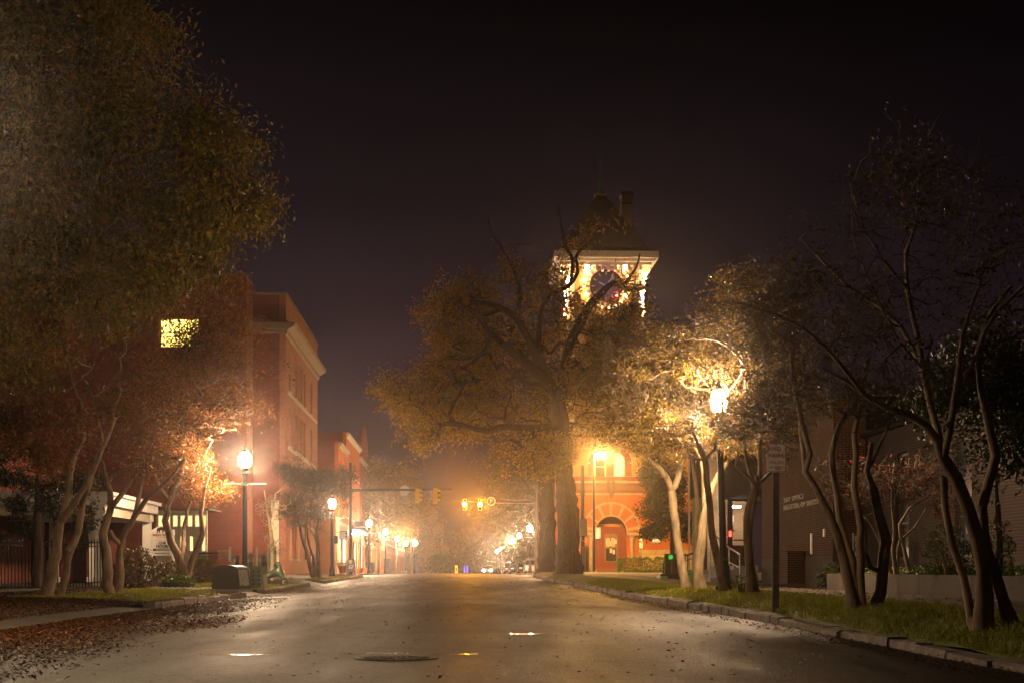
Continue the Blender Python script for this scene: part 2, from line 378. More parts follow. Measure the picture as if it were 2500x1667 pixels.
blades('grass', 15000, -9.4, -6.55, 31.6, 45, 'leaf strewn short grass on the verge around the three leaning crape myrtles', .055, patchy)
blades('grass', 7000, -9.4, -6.55, 49, 64, 'short grass around the utility boxes and the lit street lamp', .05, patchy)
blades('grass', 3000, -7.2, -6.55, 71, 88, 'thin grass strip between stone kerb and brick corner building', .05)
def litter(name, n, l0, l1, y0, y1, label, size, m='dead_leaf', dens=None, cat='leaves'):
    rng = np.random.default_rng(n + 5); p = scatter(n, l0, l1, y0, y1, rng, dens); k = len(p); p[:, 2] += rng.uniform(.004, .025, k)
    a = rng.uniform(0, 6.28, k); t = rng.normal(0, .25, (k, 2)); L = size * rng.uniform(.6, 1.3, k); W = L * rng.uniform(.35, .7, k)
    d = np.stack([np.cos(a), np.sin(a), t[:, 0]], 1); s = np.stack([-np.sin(a), np.cos(a), t[:, 1]], 1)
    v = np.stack([p - d * L[:, None] / 2, p + s * W[:, None] / 2 + [0, 0, .006], p + d * L[:, None] / 2, p - s * W[:, None] / 2 + [0, 0, .006]], 1).reshape(-1, 3)
    o = npmesh(name, v, [np.arange(4 * k).reshape(k, 4)], m); tag(o, label, cat, None, 'stuff')
def near_left(l, Y):
    if l < -9.2: return .5
    return max(0, min(1, (-(l) - 3.2 - .055 * max(0, Y - 20) + 1.0 * mnoise.noise(Vector((l, Y * .3, 0)))) / 1.6)) * (1 if Y < 40 else .35)
litter('fallen_leaves', 100000, -11.5, -2.6, 10, 46, 'thick drift of brown fallen leaves in the gutter beneath the orange trees', .047, dens=near_left)
litter('fallen_leaves', 1500, -5.5, 4.7, 8, 60, 'scattered brown leaves lying across the open asphalt', .042)
litter('fallen_leaves', 2600, -6.2, 4.7, 55, 100, 'sparse brown leaves on the rising part of the street', .06)
litter('fallen_leaves', 2600, 4.2, 4.78, 9, 60, 'narrow line of fallen leaves along the foot of the granite kerb by the office', .045)
litter('fallen_leaves', 2500, 5.2, 8.6, 12, 50, 'scattered leaves over the grass and sidewalk before the brick office', .05)
litter('fallen_petals', 1500, 5.2, 6.8, 18, 38, 'pale fallen petals strewn on the grass around the parking sign', .03, 'petal', cat='petals')
litter('fallen_leaves', 2500, -12, -6.6, 31.6, 62, 'brown leaves on the grass around the leaning crape myrtles', .07)
# ------------------------------------------------------------ windows helper
X3, Y3, Z3 = Vector((1, 0, 0)), Vector((0, 1, 0)), Vector((0, 0, 1))
def rect(u0, v0, w, h): return [(u0, v0), (u0 + w, v0), (u0 + w, v0 + h), (u0, v0 + h)]
def arch(cx, v0, w, vs, rise=None, n=12, point=0):
    """arched outline, spring height vs, half-circle (or pointed) top"""
    r = w / 2; pts = [(cx - r, v0), (cx + r, v0)]
    for i in range(n + 1):
        t = math.pi * i / n; y = math.sin(t) * (rise or r); y += point * (1 - abs(math.cos(t))) * r
        pts.append((cx + r * math.cos(t), vs + y))
    return pts
def window(parent, o, u, n, out, mf='white', mp='glass_dark', cols=1, rows=2, fw=.06, rec=.08, sill=None, name='window', label=None):
    """out = outline in (u,v); n = inward normal"""
    us = [p[0] for p in out]; vs = [p[1] for p in out]; cx, cy = (min(us) + max(us)) / 2, (min(vs) + max(vs)) / 2
    W, H = max(us) - min(us), max(vs) - min(vs)
    inn = [(cx + (a - cx) * (1 - 2 * fw / W), cy + (b - cy) * (1 - 2 * fw / H)) for a, b in out]
    o = Vector(o); u = Vector(u); n = Vector(n)
    mb = MB().plate(out, [inn], o + n * rec, u, Z3, n, .05)
    def bar(a0, a1, b0, b1): mb.plate([(a0, b0), (a1, b0), (a1, b1), (a0, b1)], (), o + n * (rec + .008), u, Z3, n, .03)
    for i in range(1, rows): y = min(vs) + fw + (H - 2 * fw) * i / rows; bar(min(us) + fw, max(us) - fw, y - fw * .35, y + fw * .35)
    for i in range(1, cols): x = min(us) + fw + (W - 2 * fw) * i / cols; bar(x - fw * .3, x + fw * .3, min(vs) + fw, max(vs) - fw * 1.2)
    w = mb.build(name, mf, parent)
    if label: w['label'] = label
    MB().plate([(cx + (a - cx) * .995, cy + (b - cy) * .995) for a, b in inn], (), o + n * (rec + .03), u, Z3, n, .012).build('pane', mp, w)
    if sill: MB().plate(rect(min(us) - .08, min(vs) - .12, W + .16, .12), (), o - n * .06, u, Z3, n, .1).build('sill', sill, w)
    return w
for k, s in (('lit_warm', .55), ('lit_bright', 1.5), ('lit_soft', .13)):
    emat(k, (1, .72, .36) if k != 'lit_bright' else (1, .85, .6), s, (.3, .25, .2))
emat('lit_yellow', (1, .68, .13), .5, (.4, .3, .1))
emat('lamp_glass', (1, .67, .40), 215)
emat('lamp_glass_far', (1, .80, .54), 130)
emat('cool_lamp', (.9, 1, .8), 14)
emat('sodium', (1, .50, .13), 3300)
emat('flood', (1, .64, .25), 42)
emat('amber', (1, .36, .015), 750)
emat('bulb', (1, .6, .25), 26)
emat('bulb_red', (1, .03, .02), 14)
emat('bulb_blue', (.03, .12, 1), 7)
emat('clock_face', (.85, 1, .75), 2)
emat('red_lens', (1, .03, .02), .8)
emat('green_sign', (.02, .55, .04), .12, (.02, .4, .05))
emat('headlight', (1, .9, .7), 60)
emat('purple', (.15, .1, 1), .2, (.1, .08, .5))
# ------------------------------------------------------------ left brick corner building (two masses)
def corner_building():
    y0 = 92.0; b = LP(-10.5, y0, g(y0) + .15)
    H = (HZ - 720) * y0 / F + CZ - b.z; Ln = 20.5
    t = thing('brick_building', 'four storey red brick corner building with pale cornice and tall paired windows', 'building', b, ANG)
    # street front: plane x=0, running +y; camera-facing wall: y=0, running -x
    holes = []; win = []
    zc = H - 1.75   # cornice
    rows = [(H - 5.6, 2.35), (H - 9.0, 2.35), (H - 12.4, 2.3)]
    ys = [1.6, 5.3, 7.0, 8.6, 10.6, 15.2]
    for z, h in rows:
        for y in ys: holes.append(rect(y, z, 1.15, h)); win.append((y, z, 1.15, h))
    for y in (2.0, 4.6, 6.4, 11, 14.4): holes.append(rect(y, 1.1, 1.2, 2.9)); win.append((y, 1.1, 1.2, 2.9))
    MB().plate(rect(0, -.3, Ln, H + .3), holes, (0, 0, 0), Y3, Z3, -X3, .4).build('street_wall', 'brick_pink', t)
    MB().box(-26, -.42, 0, .4, -.3, H).build('side_wall', 'brick_dark', t); MB().box(-26, -.42, Ln - .4, Ln, -.3, H).build('rear_wall', 'brick_dark', t)
    MB().box(-25.5, -.45, .45, Ln - .45, H - .6, H - .45).build('roof', 'slate', t)
    mb = MB()
    mb.plate([(-.003, zc - .75), (.12, zc - .7), (.16, zc - .45), (.55, zc - .2), (.62, zc), (-.003, zc + .02)], (), (0, -.55, 0), X3, Z3, Y3, Ln + .8)
    mb.box(-3.6, -.01, -.55, -.002, zc - .42, zc); mb.box(-3.6, -.01, -.3, -.003, zc - .62, zc - .43)
    mb.build('cornice', 'stone_mid', t)
    MB().box(-26.1, .06, -.06, Ln + .06, H + .002, H + .14).build('coping', 'stone_mid', t)
    mb = MB()
    for z, h in rows: mb.box(.002, .07, .9, Ln - .8, z - .28, z - .122)
    mb.box(.002, .06, 0, Ln, 4.7, 4.95); mb.build('string_course', 'stone', t)
    for i, (y, z, w, h) in enumerate(win):
        lit = z < 2
        window(t, (0, 0, 0), Y3, -X3, rect(y, z, w, h), 'stone', 'lit_warm' if lit and i % 2 == 0 else 'glass_dark', 1, 2, .12, .2, 'stone')
    # storefront-like pale base at corner
    MB().box(-.9, -.42, -.05, -.002, -.2, 4.6).build('corner_pilaster', 'cream', t)
    # nearer, set-back mass
    y1 = 89.0; b2 = LP(-12.5, y1, g(y1) + .15); H2 = (HZ - 676) * y1 / F + CZ - b2.z
    t2 = thing('brick_wing', 'tall plain brick wing with a single lit upper window, joined to the corner building', 'building', b2, ANG)
    sc_ = F / y1
    wx0 = (391 - CX) / sc_ - (b2.x); wz0 = (HZ - 850) / sc_ + CZ - b2.z; ww = 96 / sc_; wh = 73 / sc_
    MB().plate(rect(-24, -.3, 24, H2 + .3), [rect(wx0, wz0, ww, wh)], (0, 0, 0), X3, Z3, Y3, .35).build('camera_wall', 'brick_dark', t2)
    MB().box(-.35, 0, .352, 2.9, -.3, H2).build('side_wall', 'brick_pink', t2)
    MB().box(-24, -.36, 2.5, 2.9, -.3, H2).build('rear_wall', 'brick_dark', t2)
    MB().box(-24, .05, -.05, 2.95, H2 + .002, H2 + .16).build('coping', 'stone_dark', t2)
    window(t2, (0, 0, 0), X3, Y3, rect(wx0, wz0, ww, wh), 'stone_dark', 'lit_yellow', 2, 2, .08, .12, None, label='brightly lit yellow window')
    # rear low part with lit garden windows
    return t
corner_building()
# ------------------------------------------------------------ row of shops past the crossing
def shop(l, ya, yb, H, mat_w, label, side=1, nwin=4, lit='lit_bright', gable=False, dark='brick_dark', back=14, storeys=2, trim='stone', canopy=False):
    """side=1: building on the left of the street (front faces +x); -1 mirrored"""
    b = LP(l, ya, g(ya) + .1); D = yb - ya; n = -X3 * side
    t = thing('shop_building', label, 'building', b, ANG)
    holes = []; W = []
    sh = (H - 4.6) / storeys
    for s_ in range(storeys):
        for i in range(nwin):
            w = 1.0; y = (i + .5) * D / nwin - w / 2; z = 4.9 + s_ * sh + .35; h = min(2.3, sh - 1.1)
            o_ = arch(y + .5, z, w, z + h, .22, 6); holes.append(o_); W.append(o_)
    ns = max(2, int(D / 3.5)); S = []
    for i in range(ns):
        y = .35 + i * (D - .35) / ns; w = (D - .35) / ns - .35; holes.append(rect(y, .5, w, 2.7)); S.append(rect(y, .5, w, 2.7))
    outer = rect(0, -.3, D, H + .3)
    if gable:
        outer = [(0, -.3), (D, -.3), (D, H)] + [(D * .5 + D * .32 * math.cos(a), H + D * .2 * math.sin(a)) for a in [math.pi * k / 12 for k in range(13)]] + [(0, H)]
    MB().plate(outer, holes, (0, 0, 0), Y3, Z3, n, .35).build('street_wall', mat_w, t)
    x0, x1 = sorted((n.x * .352, n.x * back))
    MB().box(x0, x1, 0, .35, -.3, H).build('side_wall', dark, t); MB().box(x0, x1, D - .35, D, -.3, H).build('side_wall', dark, t)
    MB().box(x0, x1, .36, D - .36, H - .6, H - .5).build('roof', 'slate', t)
    q = -n.x
    mb = MB(); a, c = sorted((q * .003, q * .28)); mb.box(a, c, 0, D, H - .3, H - .05); a, c = sorted((q * .003, q * .12)); mb.box(a, c, 0, D, H - .5, H - .302)
    mb.build('cornice', trim, t); a, c = sorted((q * .003, q * .12)); MB().box(a, c, 0, D, 4.2, 4.5).build('string_course', trim, t)
    for o_ in W: window(t, (0, 0, 0), Y3, n, o_, 'white', 'glass_dark', 1, 2, .09, .12, trim)
    rs = random.Random(int(ya))
    for o_ in S: window(t, (0, 0, 0), Y3, n, o_, rs.choice(('cream', 'iron', 'green_paint')), rs.choice((lit, lit, 'lit_soft', 'lit_warm', 'glass_dark')), 2, 1, .12, .15, None, 'shop_window')
    # flat canopy with ceiling lamps
    if not canopy: return t
    a, c = sorted((q * .01, q * 1.9)); can = MB().box(a, c, .1, D - .1, 3.55, 3.75).build('canopy', 'white', t)
    for i in range(ns):
        y = (i + .5) * D / ns; MB().lathe([(.16, 0), (.2, .03), (.2, .08)], 10, (q * 1.0, y, 3.46)).build('canopy_lamp', 'cool_lamp', can)
    return t
def left_row():
    s1 = shop(-10.4, 131, 141, (HZ - 1076) * 131 / F - .1, 'brick_orange', 'lower brick corner shop with lit canopy and striped awning past the crossing', nwin=3, lit='lit_bright', canopy=True)
    # one storey painted wing with awning on its street corner
    b = LP(-10.35, 127.2, g(128) + .1); t = thing('painted_annex', 'single storey painted annex, orange lamplight put into its wall colour, with a lit doorway below a striped awning', 'building', b, ANG)
    hh = (HZ - 1264) * 127 / F
    hd = [rect(-5.8, .6, 1.0, 1.75), rect(-4.3, .6, .95, 1.75)]
    MB().plate(rect(-9, -.3, 9, hh + .3), hd, (0, 0, 0), X3, Z3, Y3, .3).build('wall', 'orange_lit_paint', t)
    MB().box(-.3, 0, .302, 3.7, -.3, hh).build('side_wall', 'orange_lit_paint', t)
    MB().box(-9, .04, -.04, 3.7, hh + .002, hh + .12).build('coping', 'stone_dark', t)
    for r_ in hd: window(t, (0, 0, 0), X3, Y3, r_, 'cream', 'lit_bright', 1, 1, .08, .1, None)
    # awning: striped, alternating strips
    for k, (nm, mm) in enumerate((('awning', 'cream'), ('awning_band', 'awning_stripe'))):
        mb = MB()
        for i in range(k, 9, 2):
            x = -6.3 + i * .33
            mb.add([(x, -.02, 3.75), (x + .33, -.02, 3.75), (x + .33, -1.0, 2.85), (x, -1.0, 2.85), (x, -1.0, 2.6), (x + .33, -1.0, 2.6),
                    (x, -.02, 3.71), (x + .33, -.02, 3.71), (x + .33, -.97, 2.83), (x, -.97, 2.83), (x, -.97, 2.6), (x + .33, -.97, 2.6)],
                   [(0, 1, 2, 3), (3, 2, 5, 4), (6, 9, 8, 7), (9, 10, 11, 8), (0, 6, 7, 1), (4, 5, 11, 10), (0, 3, 9, 6), (3, 4, 10, 9), (1, 7, 8, 2), (2, 8, 11, 5)])
        if k == 0: aw = mb.build(nm, mm, t)
        else: mb.build(nm, mm, aw)
    # awning toward the street on the corner shop
    for k, (nm, mm) in enumerate((('awning', 'cream'), ('awning_band', 'awning_stripe'))):
        mb = MB()
        for i in range(k, 9, 2):
            y = .4 + i * .35; mb.box(1.93, 1.97, y, y + .35, 2.5, 3.5)
        if k == 0: aw = mb.build(nm, mm, s1)
        else: mb.build(nm, mm, aw)
    shop(-10.5, 141.3, 160, (HZ - 1052) * 141 / F - .1, 'brick_orange', 'taller brick shop row with projecting cornice and tall arched upper windows', nwin=7, lit='lit_warm', trim='cream')
    shop(-10.6, 160.5, 181, (HZ - 1120) * 165 / F - .1, 'brick_red', 'brick shop with a rounded gable rising above its roof line', nwin=5, gable=True, lit='lit_bright')
    shop(-10.7, 181.5, 222, 9.5, 'brick_orange', 'long low brick shop front behind the clock and orange trees', nwin=9, lit='lit_warm', storeys=1)
    shop(-10.8, 223, 300, 9, 'brick_pink', 'farthest brick shop block on the side of the street clock', nwin=12, lit='lit_soft', storeys=1)
    shop(10.4, 190, 225, 8.5, 'brick_pink', 'white lit shop front beyond the row of bright lamps', side=-1, nwin=6, lit='lit_bright', storeys=1)
    shop(10.5, 228, 300, 9, 'brick_red', 'farthest shop block behind the row of bright lamps', side=-1, nwin=10, lit='lit_warm', storeys=1)
left_row()
# ------------------------------------------------------------ tower hall
def hall():
    Y0 = 134.0; S = F / Y0; b = LP(0, Y0); b = Vector(((1398 - CX) / S, Y0, .9))
    t = thing('clock_tower_hall', 'orange lit brick hall with great round arch, string lit belfry and steep pointed roof', 'building', b, ANG)
    X = lambda px: (px - 1398) / S
    Zf = lambda py: (HZ - py) / S + CZ - b.z
    zband = Zf(1204); zmid = Zf(1175); ztop = Zf(1066); W = X(1692)
    cx = X(1492); R2 = 38 / S; R1 = 71 / S; zs = Zf(1299)
    # lower wall with porch opening
    porch = arch(cx, .35, 2 * R2, zs + .05, R2 * 1.05, 20)
    w1 = rect(X(1592), Zf(1322), 22 / S, 78 / S)
    MB().plate(rect(0, -.4, W, zband + .4), [porch, w1], (0, 0, 0), X3, Z3, Y3, .45).build('lower_wall', 'brick_orange', t)
    window(t, (0, 0, 0), X3, Y3, w1, 'white', 'lit_soft', 1, 2, .08, .15, 'stone')
    MB().plate(rect(0, zband, W, zmid - zband), [], (0, .06, 0), X3, Z3, Y3, .38).build('frieze_wall', 'brick_red', t)
    # upper wall with paired arched windows
    A = []
    for cpx in (1466, 1512.5, 1611): A.append(arch(X(cpx), Zf(1172), 27 / S, Zf(1124), 27 / S * .62, 10, .25))
    MB().plate(rect(0, zmid, W, ztop - zmid), A, (0, 0, 0), X3, Z3, Y3, .45).build('upper_wall', 'brick_yellow', t)
    for i, a in enumerate(A): window(t, (0, 0, 0), X3, Y3, a, 'cream', 'lit_soft' if i == 1 else 'glass_dark', 1, 2, .09, .2, 'stone')
    # red arched surrounds
    mb = MB()
    for cpx, a in zip((1466, 1512.5, 1611), A):
        ro = 30 / S; o_ = arch(X(cpx), zmid + .5, 2 * ro - .004, Zf(1130), ro * 1.15, 16)
        inn = [((p[0] - X(cpx)) * 1.05 + X(cpx), p[1] if p[1] > zmid + .3 else zmid + .502) for p in a]
        inn = [(p[0], p[1] + (.03 if p[1] > zmid + 1 else 0)) for p in inn]
        mb.plate(o_, [[(p[0], max(p[1], zmid + .51)) for p in inn]], (0, -.04, 0), X3, Z3, Y3, .038)
    mb.build('red_surround', 'brick_red', t)
    mb = MB()
    for cpx in (1466, 1512.5, 1611): # drip moulding over the pairs
        ro = 33 / S; ri = 30.3 / S; k = 18
        pts = [(X(cpx) + ro * math.cos(math.pi * i / k), Zf(1130) + ro * 1.15 * math.sin(math.pi * i / k)) for i in range(k + 1)] + [(X(cpx) + ri * math.cos(math.pi * i / k), Zf(1130) + ri * 1.15 * math.sin(math.pi * i / k)) for i in range(k, -1, -1)]
        mb.plate(pts, (), (0, -.1 - .004 * (cpx > 1500), 0), X3, Z3, Y3, .09)
        mb.box(X(cpx) - .09, X(cpx) + .09, -.12, -.045, Zf(1110) + .02, Zf(1096))
    for px in (1437, 1541): mb.box(X(px) - .12, X(px) + .12, -.09, -.003, Zf(1131), Zf(1127))
    mb.build('hood_moulding', 'stone', t)
    # bands
    mb = MB(); mb.box(-.1, W, -.14, -.002, zmid - .1, zmid + .07); mb.box(-.08, W, -.12, -.002, zband - .1, zband + .06)
    mb.build('string_course', 'stone', t)
    MB().box(0, W, .02, .058, zband + .3, zmid - .35).build('dark_band', 'stone_dark', t)
    MB().box(0, W, -.05, -.002, zmid + .075, zmid + .45).build('sill_band', 'brick_red', t)
    mb = MB().box(X(1562), W, -.14, -.002, -.3, Zf(1342)); mb.box(X(1558), W, -.2, -.142, Zf(1342) - .12, Zf(1342) + .05)
    mb.build('stone_plinth', 'stone_block', t)
    # arch voussoirs
    mb = MB(); ms = MB(); k = 27
    for i in range(k):
        a0, a1 = math.pi * i / k, math.pi * (i + 1) / k; tgt = ms if i % 4 == 1 or i == 13 or i % 4 == 1 else mb
        tgt = ms if i in (1, 5, 9, 13, 17, 21, 25) else mb
        pts = [(cx + r * math.cos(a), zs + r * 1.05 * math.sin(a)) for r, a in ((R2 + .1, a0), (R1 - .15, a0), (R1 - .15, a1), (R2 + .1, a1))]
        tgt.plate(pts, (), (0, -.06, 0), X3, Z3, Y3, .058)
    mb.build('arch_ring', 'brick_orange', t); ms.build('arch_stones', 'stone', t)
    mb = MB(); k = 30
    for ro, ri, d in ((R1 + .02, R1 - .15, .14), (R2 + .1, R2 - .01, .12)):
        pts = [(cx + ro * math.cos(math.pi * i / k), zs + ro * 1.05 * math.sin(math.pi * i / k)) for i in range(k + 1)] + [(cx + ri * math.cos(math.pi * i / k), zs + ri * 1.05 * math.sin(math.pi * i / k)) for i in range(k, -1, -1)]
        mb.plate(pts, (), (0, -d, 0), X3, Z3, Y3, d - .003)
    mb.build('arch_moulding', 'stone', t)
    # columns
    for sx in (-1, 1):
        xc = cx + sx * (R2 + R1) / 2 + sx * .1
        c = MB().lathe([(.2, .36), (.2, .5), (.15, .55), (.14, zs - .75), (.17, zs - .72)], 14, (xc - sx * .25, -.28, 0)).build('column', 'stone', t)
        MB().lathe([(.16, 0), (.2, .15), (.19, .3), (.27, .42), (.3, .5)], 14, (xc - sx * .25, -.28, zs - .75)).build('capital', 'stone', c)
        MB().box(xc - .7, xc + .7, -.5, -.02, zs - .24, zs - .02).build('impost', 'stone', c)
        MB().box(xc - .5, xc + .5, -.45, -.02, -.3, .34).build('pedestal', 'stone_block', c)
    # porch interior
    mb = MB(); mb.box(cx - R2 - .6, cx + R2 + .6, 2.0, 2.15, .3, zs + R2 + .6); mb.box(cx - R2 - .6, cx - R2 - .45, .46, 2, .3, zs + R2 + .6); mb.box(cx + R2 + .45, cx + R2 + .6, .46, 2, .3, zs + R2 + .6)
    mb.box(cx - R2 - .6, cx + R2 + .6, .46, 2.15, zs + R2 + .61, zs + R2 + .8); mb.box(cx - R2 - .6, cx + R2 + .6, .46, 2.15, .1, .298)
    mb.build('porch', 'door_red', t)
    MB().box(cx - R2, cx + R2, 1.9, 1.998, Zf(1283), Zf(1276)).build('porch_beam', 'orange_lit_paint', t)
    d = MB().plate(rect(X(1481), .9 + .1, 33 / S, 70 / S), [rect(X(1481) + .12, 1.1, 33 / S - .24, 1.15)], (0, 1.85, 0), X3, Z3, Y3, .13).build('door', 'wood', t)
    mb = MB()
    for i in range(2):
        for j in range(2): mb.box(X(1485) + i * .45, X(1485) + i * .45 + .33, 1.82, 1.848, 2.4 + j * .42, 2.75 + j * .42)
    mb.build('panel', 'cream', d)
    MB().box(X(1481) + .13, X(1514) - .14, 1.9, 1.93, 1.11, 2.24).build('pane', 'glass_far', d)
    mb = MB()
    for x, z in ((1484, 1319), (1492, 1322), (1499, 1324), (1505, 1318), (1494, 1340), (1501, 1343)): mb.box(X(x), X(x) + .22, 1.83, 1.845, Zf(z + 8), Zf(z - 3))
    mb.build('notice', 'paper', d)
    window(t, (0, 1.85, 0), X3, Y3, rect(X(1457) - .02, Zf(1313), 15 / S, 29 / S), 'cream', 'lit_soft', 1, 2, .07, -.05, None)
    mb = MB()
    for i in range(5): mb.box(cx - R2 + .1, cx + R2 - .1, -.2 - .32 * (4 - i), .46 if i == 4 else -.2 - .32 * (3 - i), -.4, .02 + i * .17 - .3)
    mb.build('step', 'stone_dark', t)
    # carved head above arch
    mb = MB().lathe([(.05, -.9), (.12, -.7), (.2, -.45), (.33, -.1), (.36, .15), (.3, .4), (.15, .55)], 12, (X(1492), -.2, Zf(1192)))
    hd = mb.build('carved_bear_head', 'stone_dark', t, 'auto')
    MB().lathe([(.16, -.1), (.13, .12), (.05, .2)], 10, (X(1492) - .22, -.2, Zf(1192) + .5)).build('ear', 'stone_dark', hd)
    MB().lathe([(.16, -.1), (.13, .12), (.05, .2)], 10, (X(1492) + .22, -.2, Zf(1192) + .5)).build('ear', 'stone_dark', hd)
    # building body, sides and tower shaft
    xa, xb = X(1386), X(1571); D = 10.0; zev = Zf(640) - .2
    MB().box(0, .45, .46, 25, -.3, ztop).box(W - .4, W, .46, 25, -.3, ztop).box(0, W, 24.6, 25, -.3, ztop).build('rear_wall', 'brick_orange', t)
    MB().box(0, W, .0, 25, ztop + .003, ztop + .3).build('roof_slab', 'slate', t)
    ccx, ccz, cr = X(1481), Zf(696), 1.8
    circ = lambda r, n=32: [(ccx + r * math.cos(2 * math.pi * i / n), ccz + r * math.sin(2 * math.pi * i / n)) for i in range(n)]
    MB().plate(rect(xa, ztop + .3, xb - xa, zev - ztop - .3), [circ(cr - .3)], (0, .1, 0), X3, Z3, Y3, .6).build('tower_wall', 'brick_yellow', t)
    MB().box(xa, xa + .5, .702, D, ztop + .3, zev).box(xb - .5, xb, .702, D, ztop + .3, zev).box(xa + .5, xb - .5, D - .5, D, ztop + .3, zev).build('tower_side_wall', 'brick_yellow', t)
    a, bb = MB(), MB()
    for i in range(48):
        a0, a1 = 2 * math.pi * i / 48, 2 * math.pi * (i + 1) / 48
        pts = [(ccx + r * math.cos(q), ccz + r * math.sin(q)) for r, q in ((cr - .3, a0), (cr + .05, a0), (cr + .05, a1), (cr - .3, a1))]
        (a if i % 2 else bb).plate(pts, (), (0, .02, 0), X3, Z3, Y3, .078)
    a.build('clock_ring_stones', 'stone', t); bb.build('clock_ring_brick', 'stone_dark', t)
    MB().plate(circ(cr - .32), (), (0, .45, 0), X3, Z3, Y3, .05).build('clock_face', 'clock_dark', t)
    mb = MB()
    for i in range(12):
        q = math.pi * i / 6; T = Matrix.Translation((ccx, .42, ccz)) @ Matrix.Rotation(q, 4, 'Y'); mb.box(-.05, .05, -.012, .012, 1.0, 1.3, T)
    mb.box(-.04, .04, -.01, .01, -.2, 1.1, Matrix.Translation((ccx, .39, ccz)) @ Matrix.Rotation(.6, 4, 'Y'))
    mb.box(-.05, .05, -.01, .01, -.2, .7, Matrix.Translation((ccx, .36, ccz)) @ Matrix.Rotation(-1.1, 4, 'Y'))
    mb.build('clock_markers', 'stone', t)
    mb = MB()
    for x in (xa, xb - .55): mb.box(x - .06, x + .61, -.04, .097, ztop + .3, zev - .02)
    mb.build('corner_pilaster', 'cream', t)
    # cornice & eaves
    ea, eb = X(1364), X(1605); z0, z1 = Zf(635), Zf(619); ov = .9
    cxm = (xa + xb) / 2; Ym = D / 2
    def ring(ex, ez0, ez1): 
        return MB().box(xa - ex, xb + ex, -ex, D + ex, ez0, ez1)
    e = eb - xb
    ring(e * .55, z0 - .55, z0 - .28).build('eave_soffit', 'cream', t)
    ring(e * .8, z0 - .277, z0).build('eave_moulding', 'white', t)
    ring(e, z0 + .003, z1).build('eave_cornice', 'white', t)
    mb = MB(); k = 12
    for i in range(k):
        x = xa + (xb - xa) * (i + .5) / k; mb.box(x - .1, x + .1, -e * .5, .097, z0 - 1.0, z0 - .552)
    for i in range(14):
        y = D * (i + .5) / 14
        for x0, x1 in ((xb + .001, xb + e * .5), (xa - e * .5, xa - .001)): mb.box(x0, x1, y - .1, y + .1, z0 - 1.0, z0 - .552)
    mb.build('bracket', 'cream', t)
    # flared pyramid roof
    za = Zf(447); r0x = (xb - xa) / 2 + e * .75; r0y = D / 2 + e * .75; mb = MB()
    hh = za - z1; prof = [(1.0, z1 + .003), (.84, z1 + hh * .1), (.646, z1 + hh * .36), (.373, z1 + hh * .685), (.1, za)]
    vs = []
    for r, z in prof: vs += [(cxm - r0x * r, Ym - r0y * r, z), (cxm + r0x * r, Ym - r0y * r, z), (cxm + r0x * r, Ym + r0y * r, z), (cxm - r0x * r, Ym + r0y * r, z)]
    fs = [(i * 4 + j, i * 4 + (j + 1) % 4, i * 4 + 4 + (j + 1) % 4, i * 4 + 4 + j) for i in range(len(prof) - 1) for j in range(4)] + [(0, 1, 2, 3), tuple(len(prof) * 4 - 4 + j for j in range(4))]
    MB().add(vs, fs).build('pointed_roof', 'roof_tile', t)
    h1 = .1 * r0x
    MB().box(cxm - h1 - .1, cxm + h1 + .1, Ym - h1 - .15, Ym + h1 + .15, za + .003, za + .2).build('roof_cap', 'stone', t)
    k_ = (Y0 + Ym) / Y0
    f = MB().lathe([(.42, 0), (.3, .3), (.18, .8), (.22, 1.0), (.12, 1.15), (.2, 1.35), (.08, 1.5), (.04, 1.7)], 10, (cxm, Ym, za + .2)).build('finial', 'teal', t)
    MB().lathe([(.035, 0), (.012, 2.4)], 6, (cxm, Ym, za + 1.88)).build('lightning_rod', 'metal', f)
    # chimney
    Yc = 13.0; s2 = F / (Y0 + Yc); xx = lambda px: (px - CX) / s2 - b.x + SK * Yc; zz = lambda py: (HZ - py) / s2 + CZ - b.z
    mb = MB().box(xx(1518), xx(1544), Yc, Yc + 1.3, ztop + .3, zz(476)); ch = mb.build('chimney', 'brick_yellow', t)
    MB().box(xx(1515), xx(1547), Yc - .15, Yc + 1.45, zz(476) + .002, zz(468)).box(xx(1516), xx(1546), Yc - .08, Yc - .002, zz(498), zz(494)).build('chimney_cap', 'stone_dark', ch)
    # eave floodlights
    for px, py in ((1562, 640), (1394, 642), (1430, 648), (1530, 648)):
        fl = MB().lathe([(.09, 0), (.16, .06), (.16, .14), (.05, .22)], 10, (X(px), -.45 if abs(px - 1484) > 60 else -.3, Zf(py) - .35)).build('eave_flood', 'flood', t)
    # string of bulbs: round the ring and down both corners
    sl = thing('string_lights', 'string of warm, red and blue bulbs ringing the clock opening and tower corners', 'string lights', b, ANG)
    wire = [(ccx + (cr + .22) * math.cos(2 * math.pi * i / 40), -.06, ccz + (cr + .22) * math.sin(2 * math.pi * i / 40)) for i in range(41)]
    mb = MB().tube(wire, .012, 5)
    zl, zh = Zf(770), Zf(668)
    for x in (xa - .12, xb + .12): mb.tube([(x, -.1, zl), (x + .05, -.1, (zl + zh) / 2), (x, -.1, zh)], .012, 5)
    mb.build('wire', 'black', sl)
    def bulb(x, z, m='bulb', r=.085, y=-.12):
        MB().lathe([(.02, -r), (r * .8, -r * .5), (r, 0), (r * .8, r * .5), (.02, r)], 8, (x, y, z)).build('bulb', m, sl)
    for i in range(20):
        q = 2 * math.pi * (i + .3) / 20; bulb(ccx + (cr + .22) * math.cos(q), ccz + (cr + .22) * math.sin(q), r=random.choice((.05, .07, .10)), y=-.1)
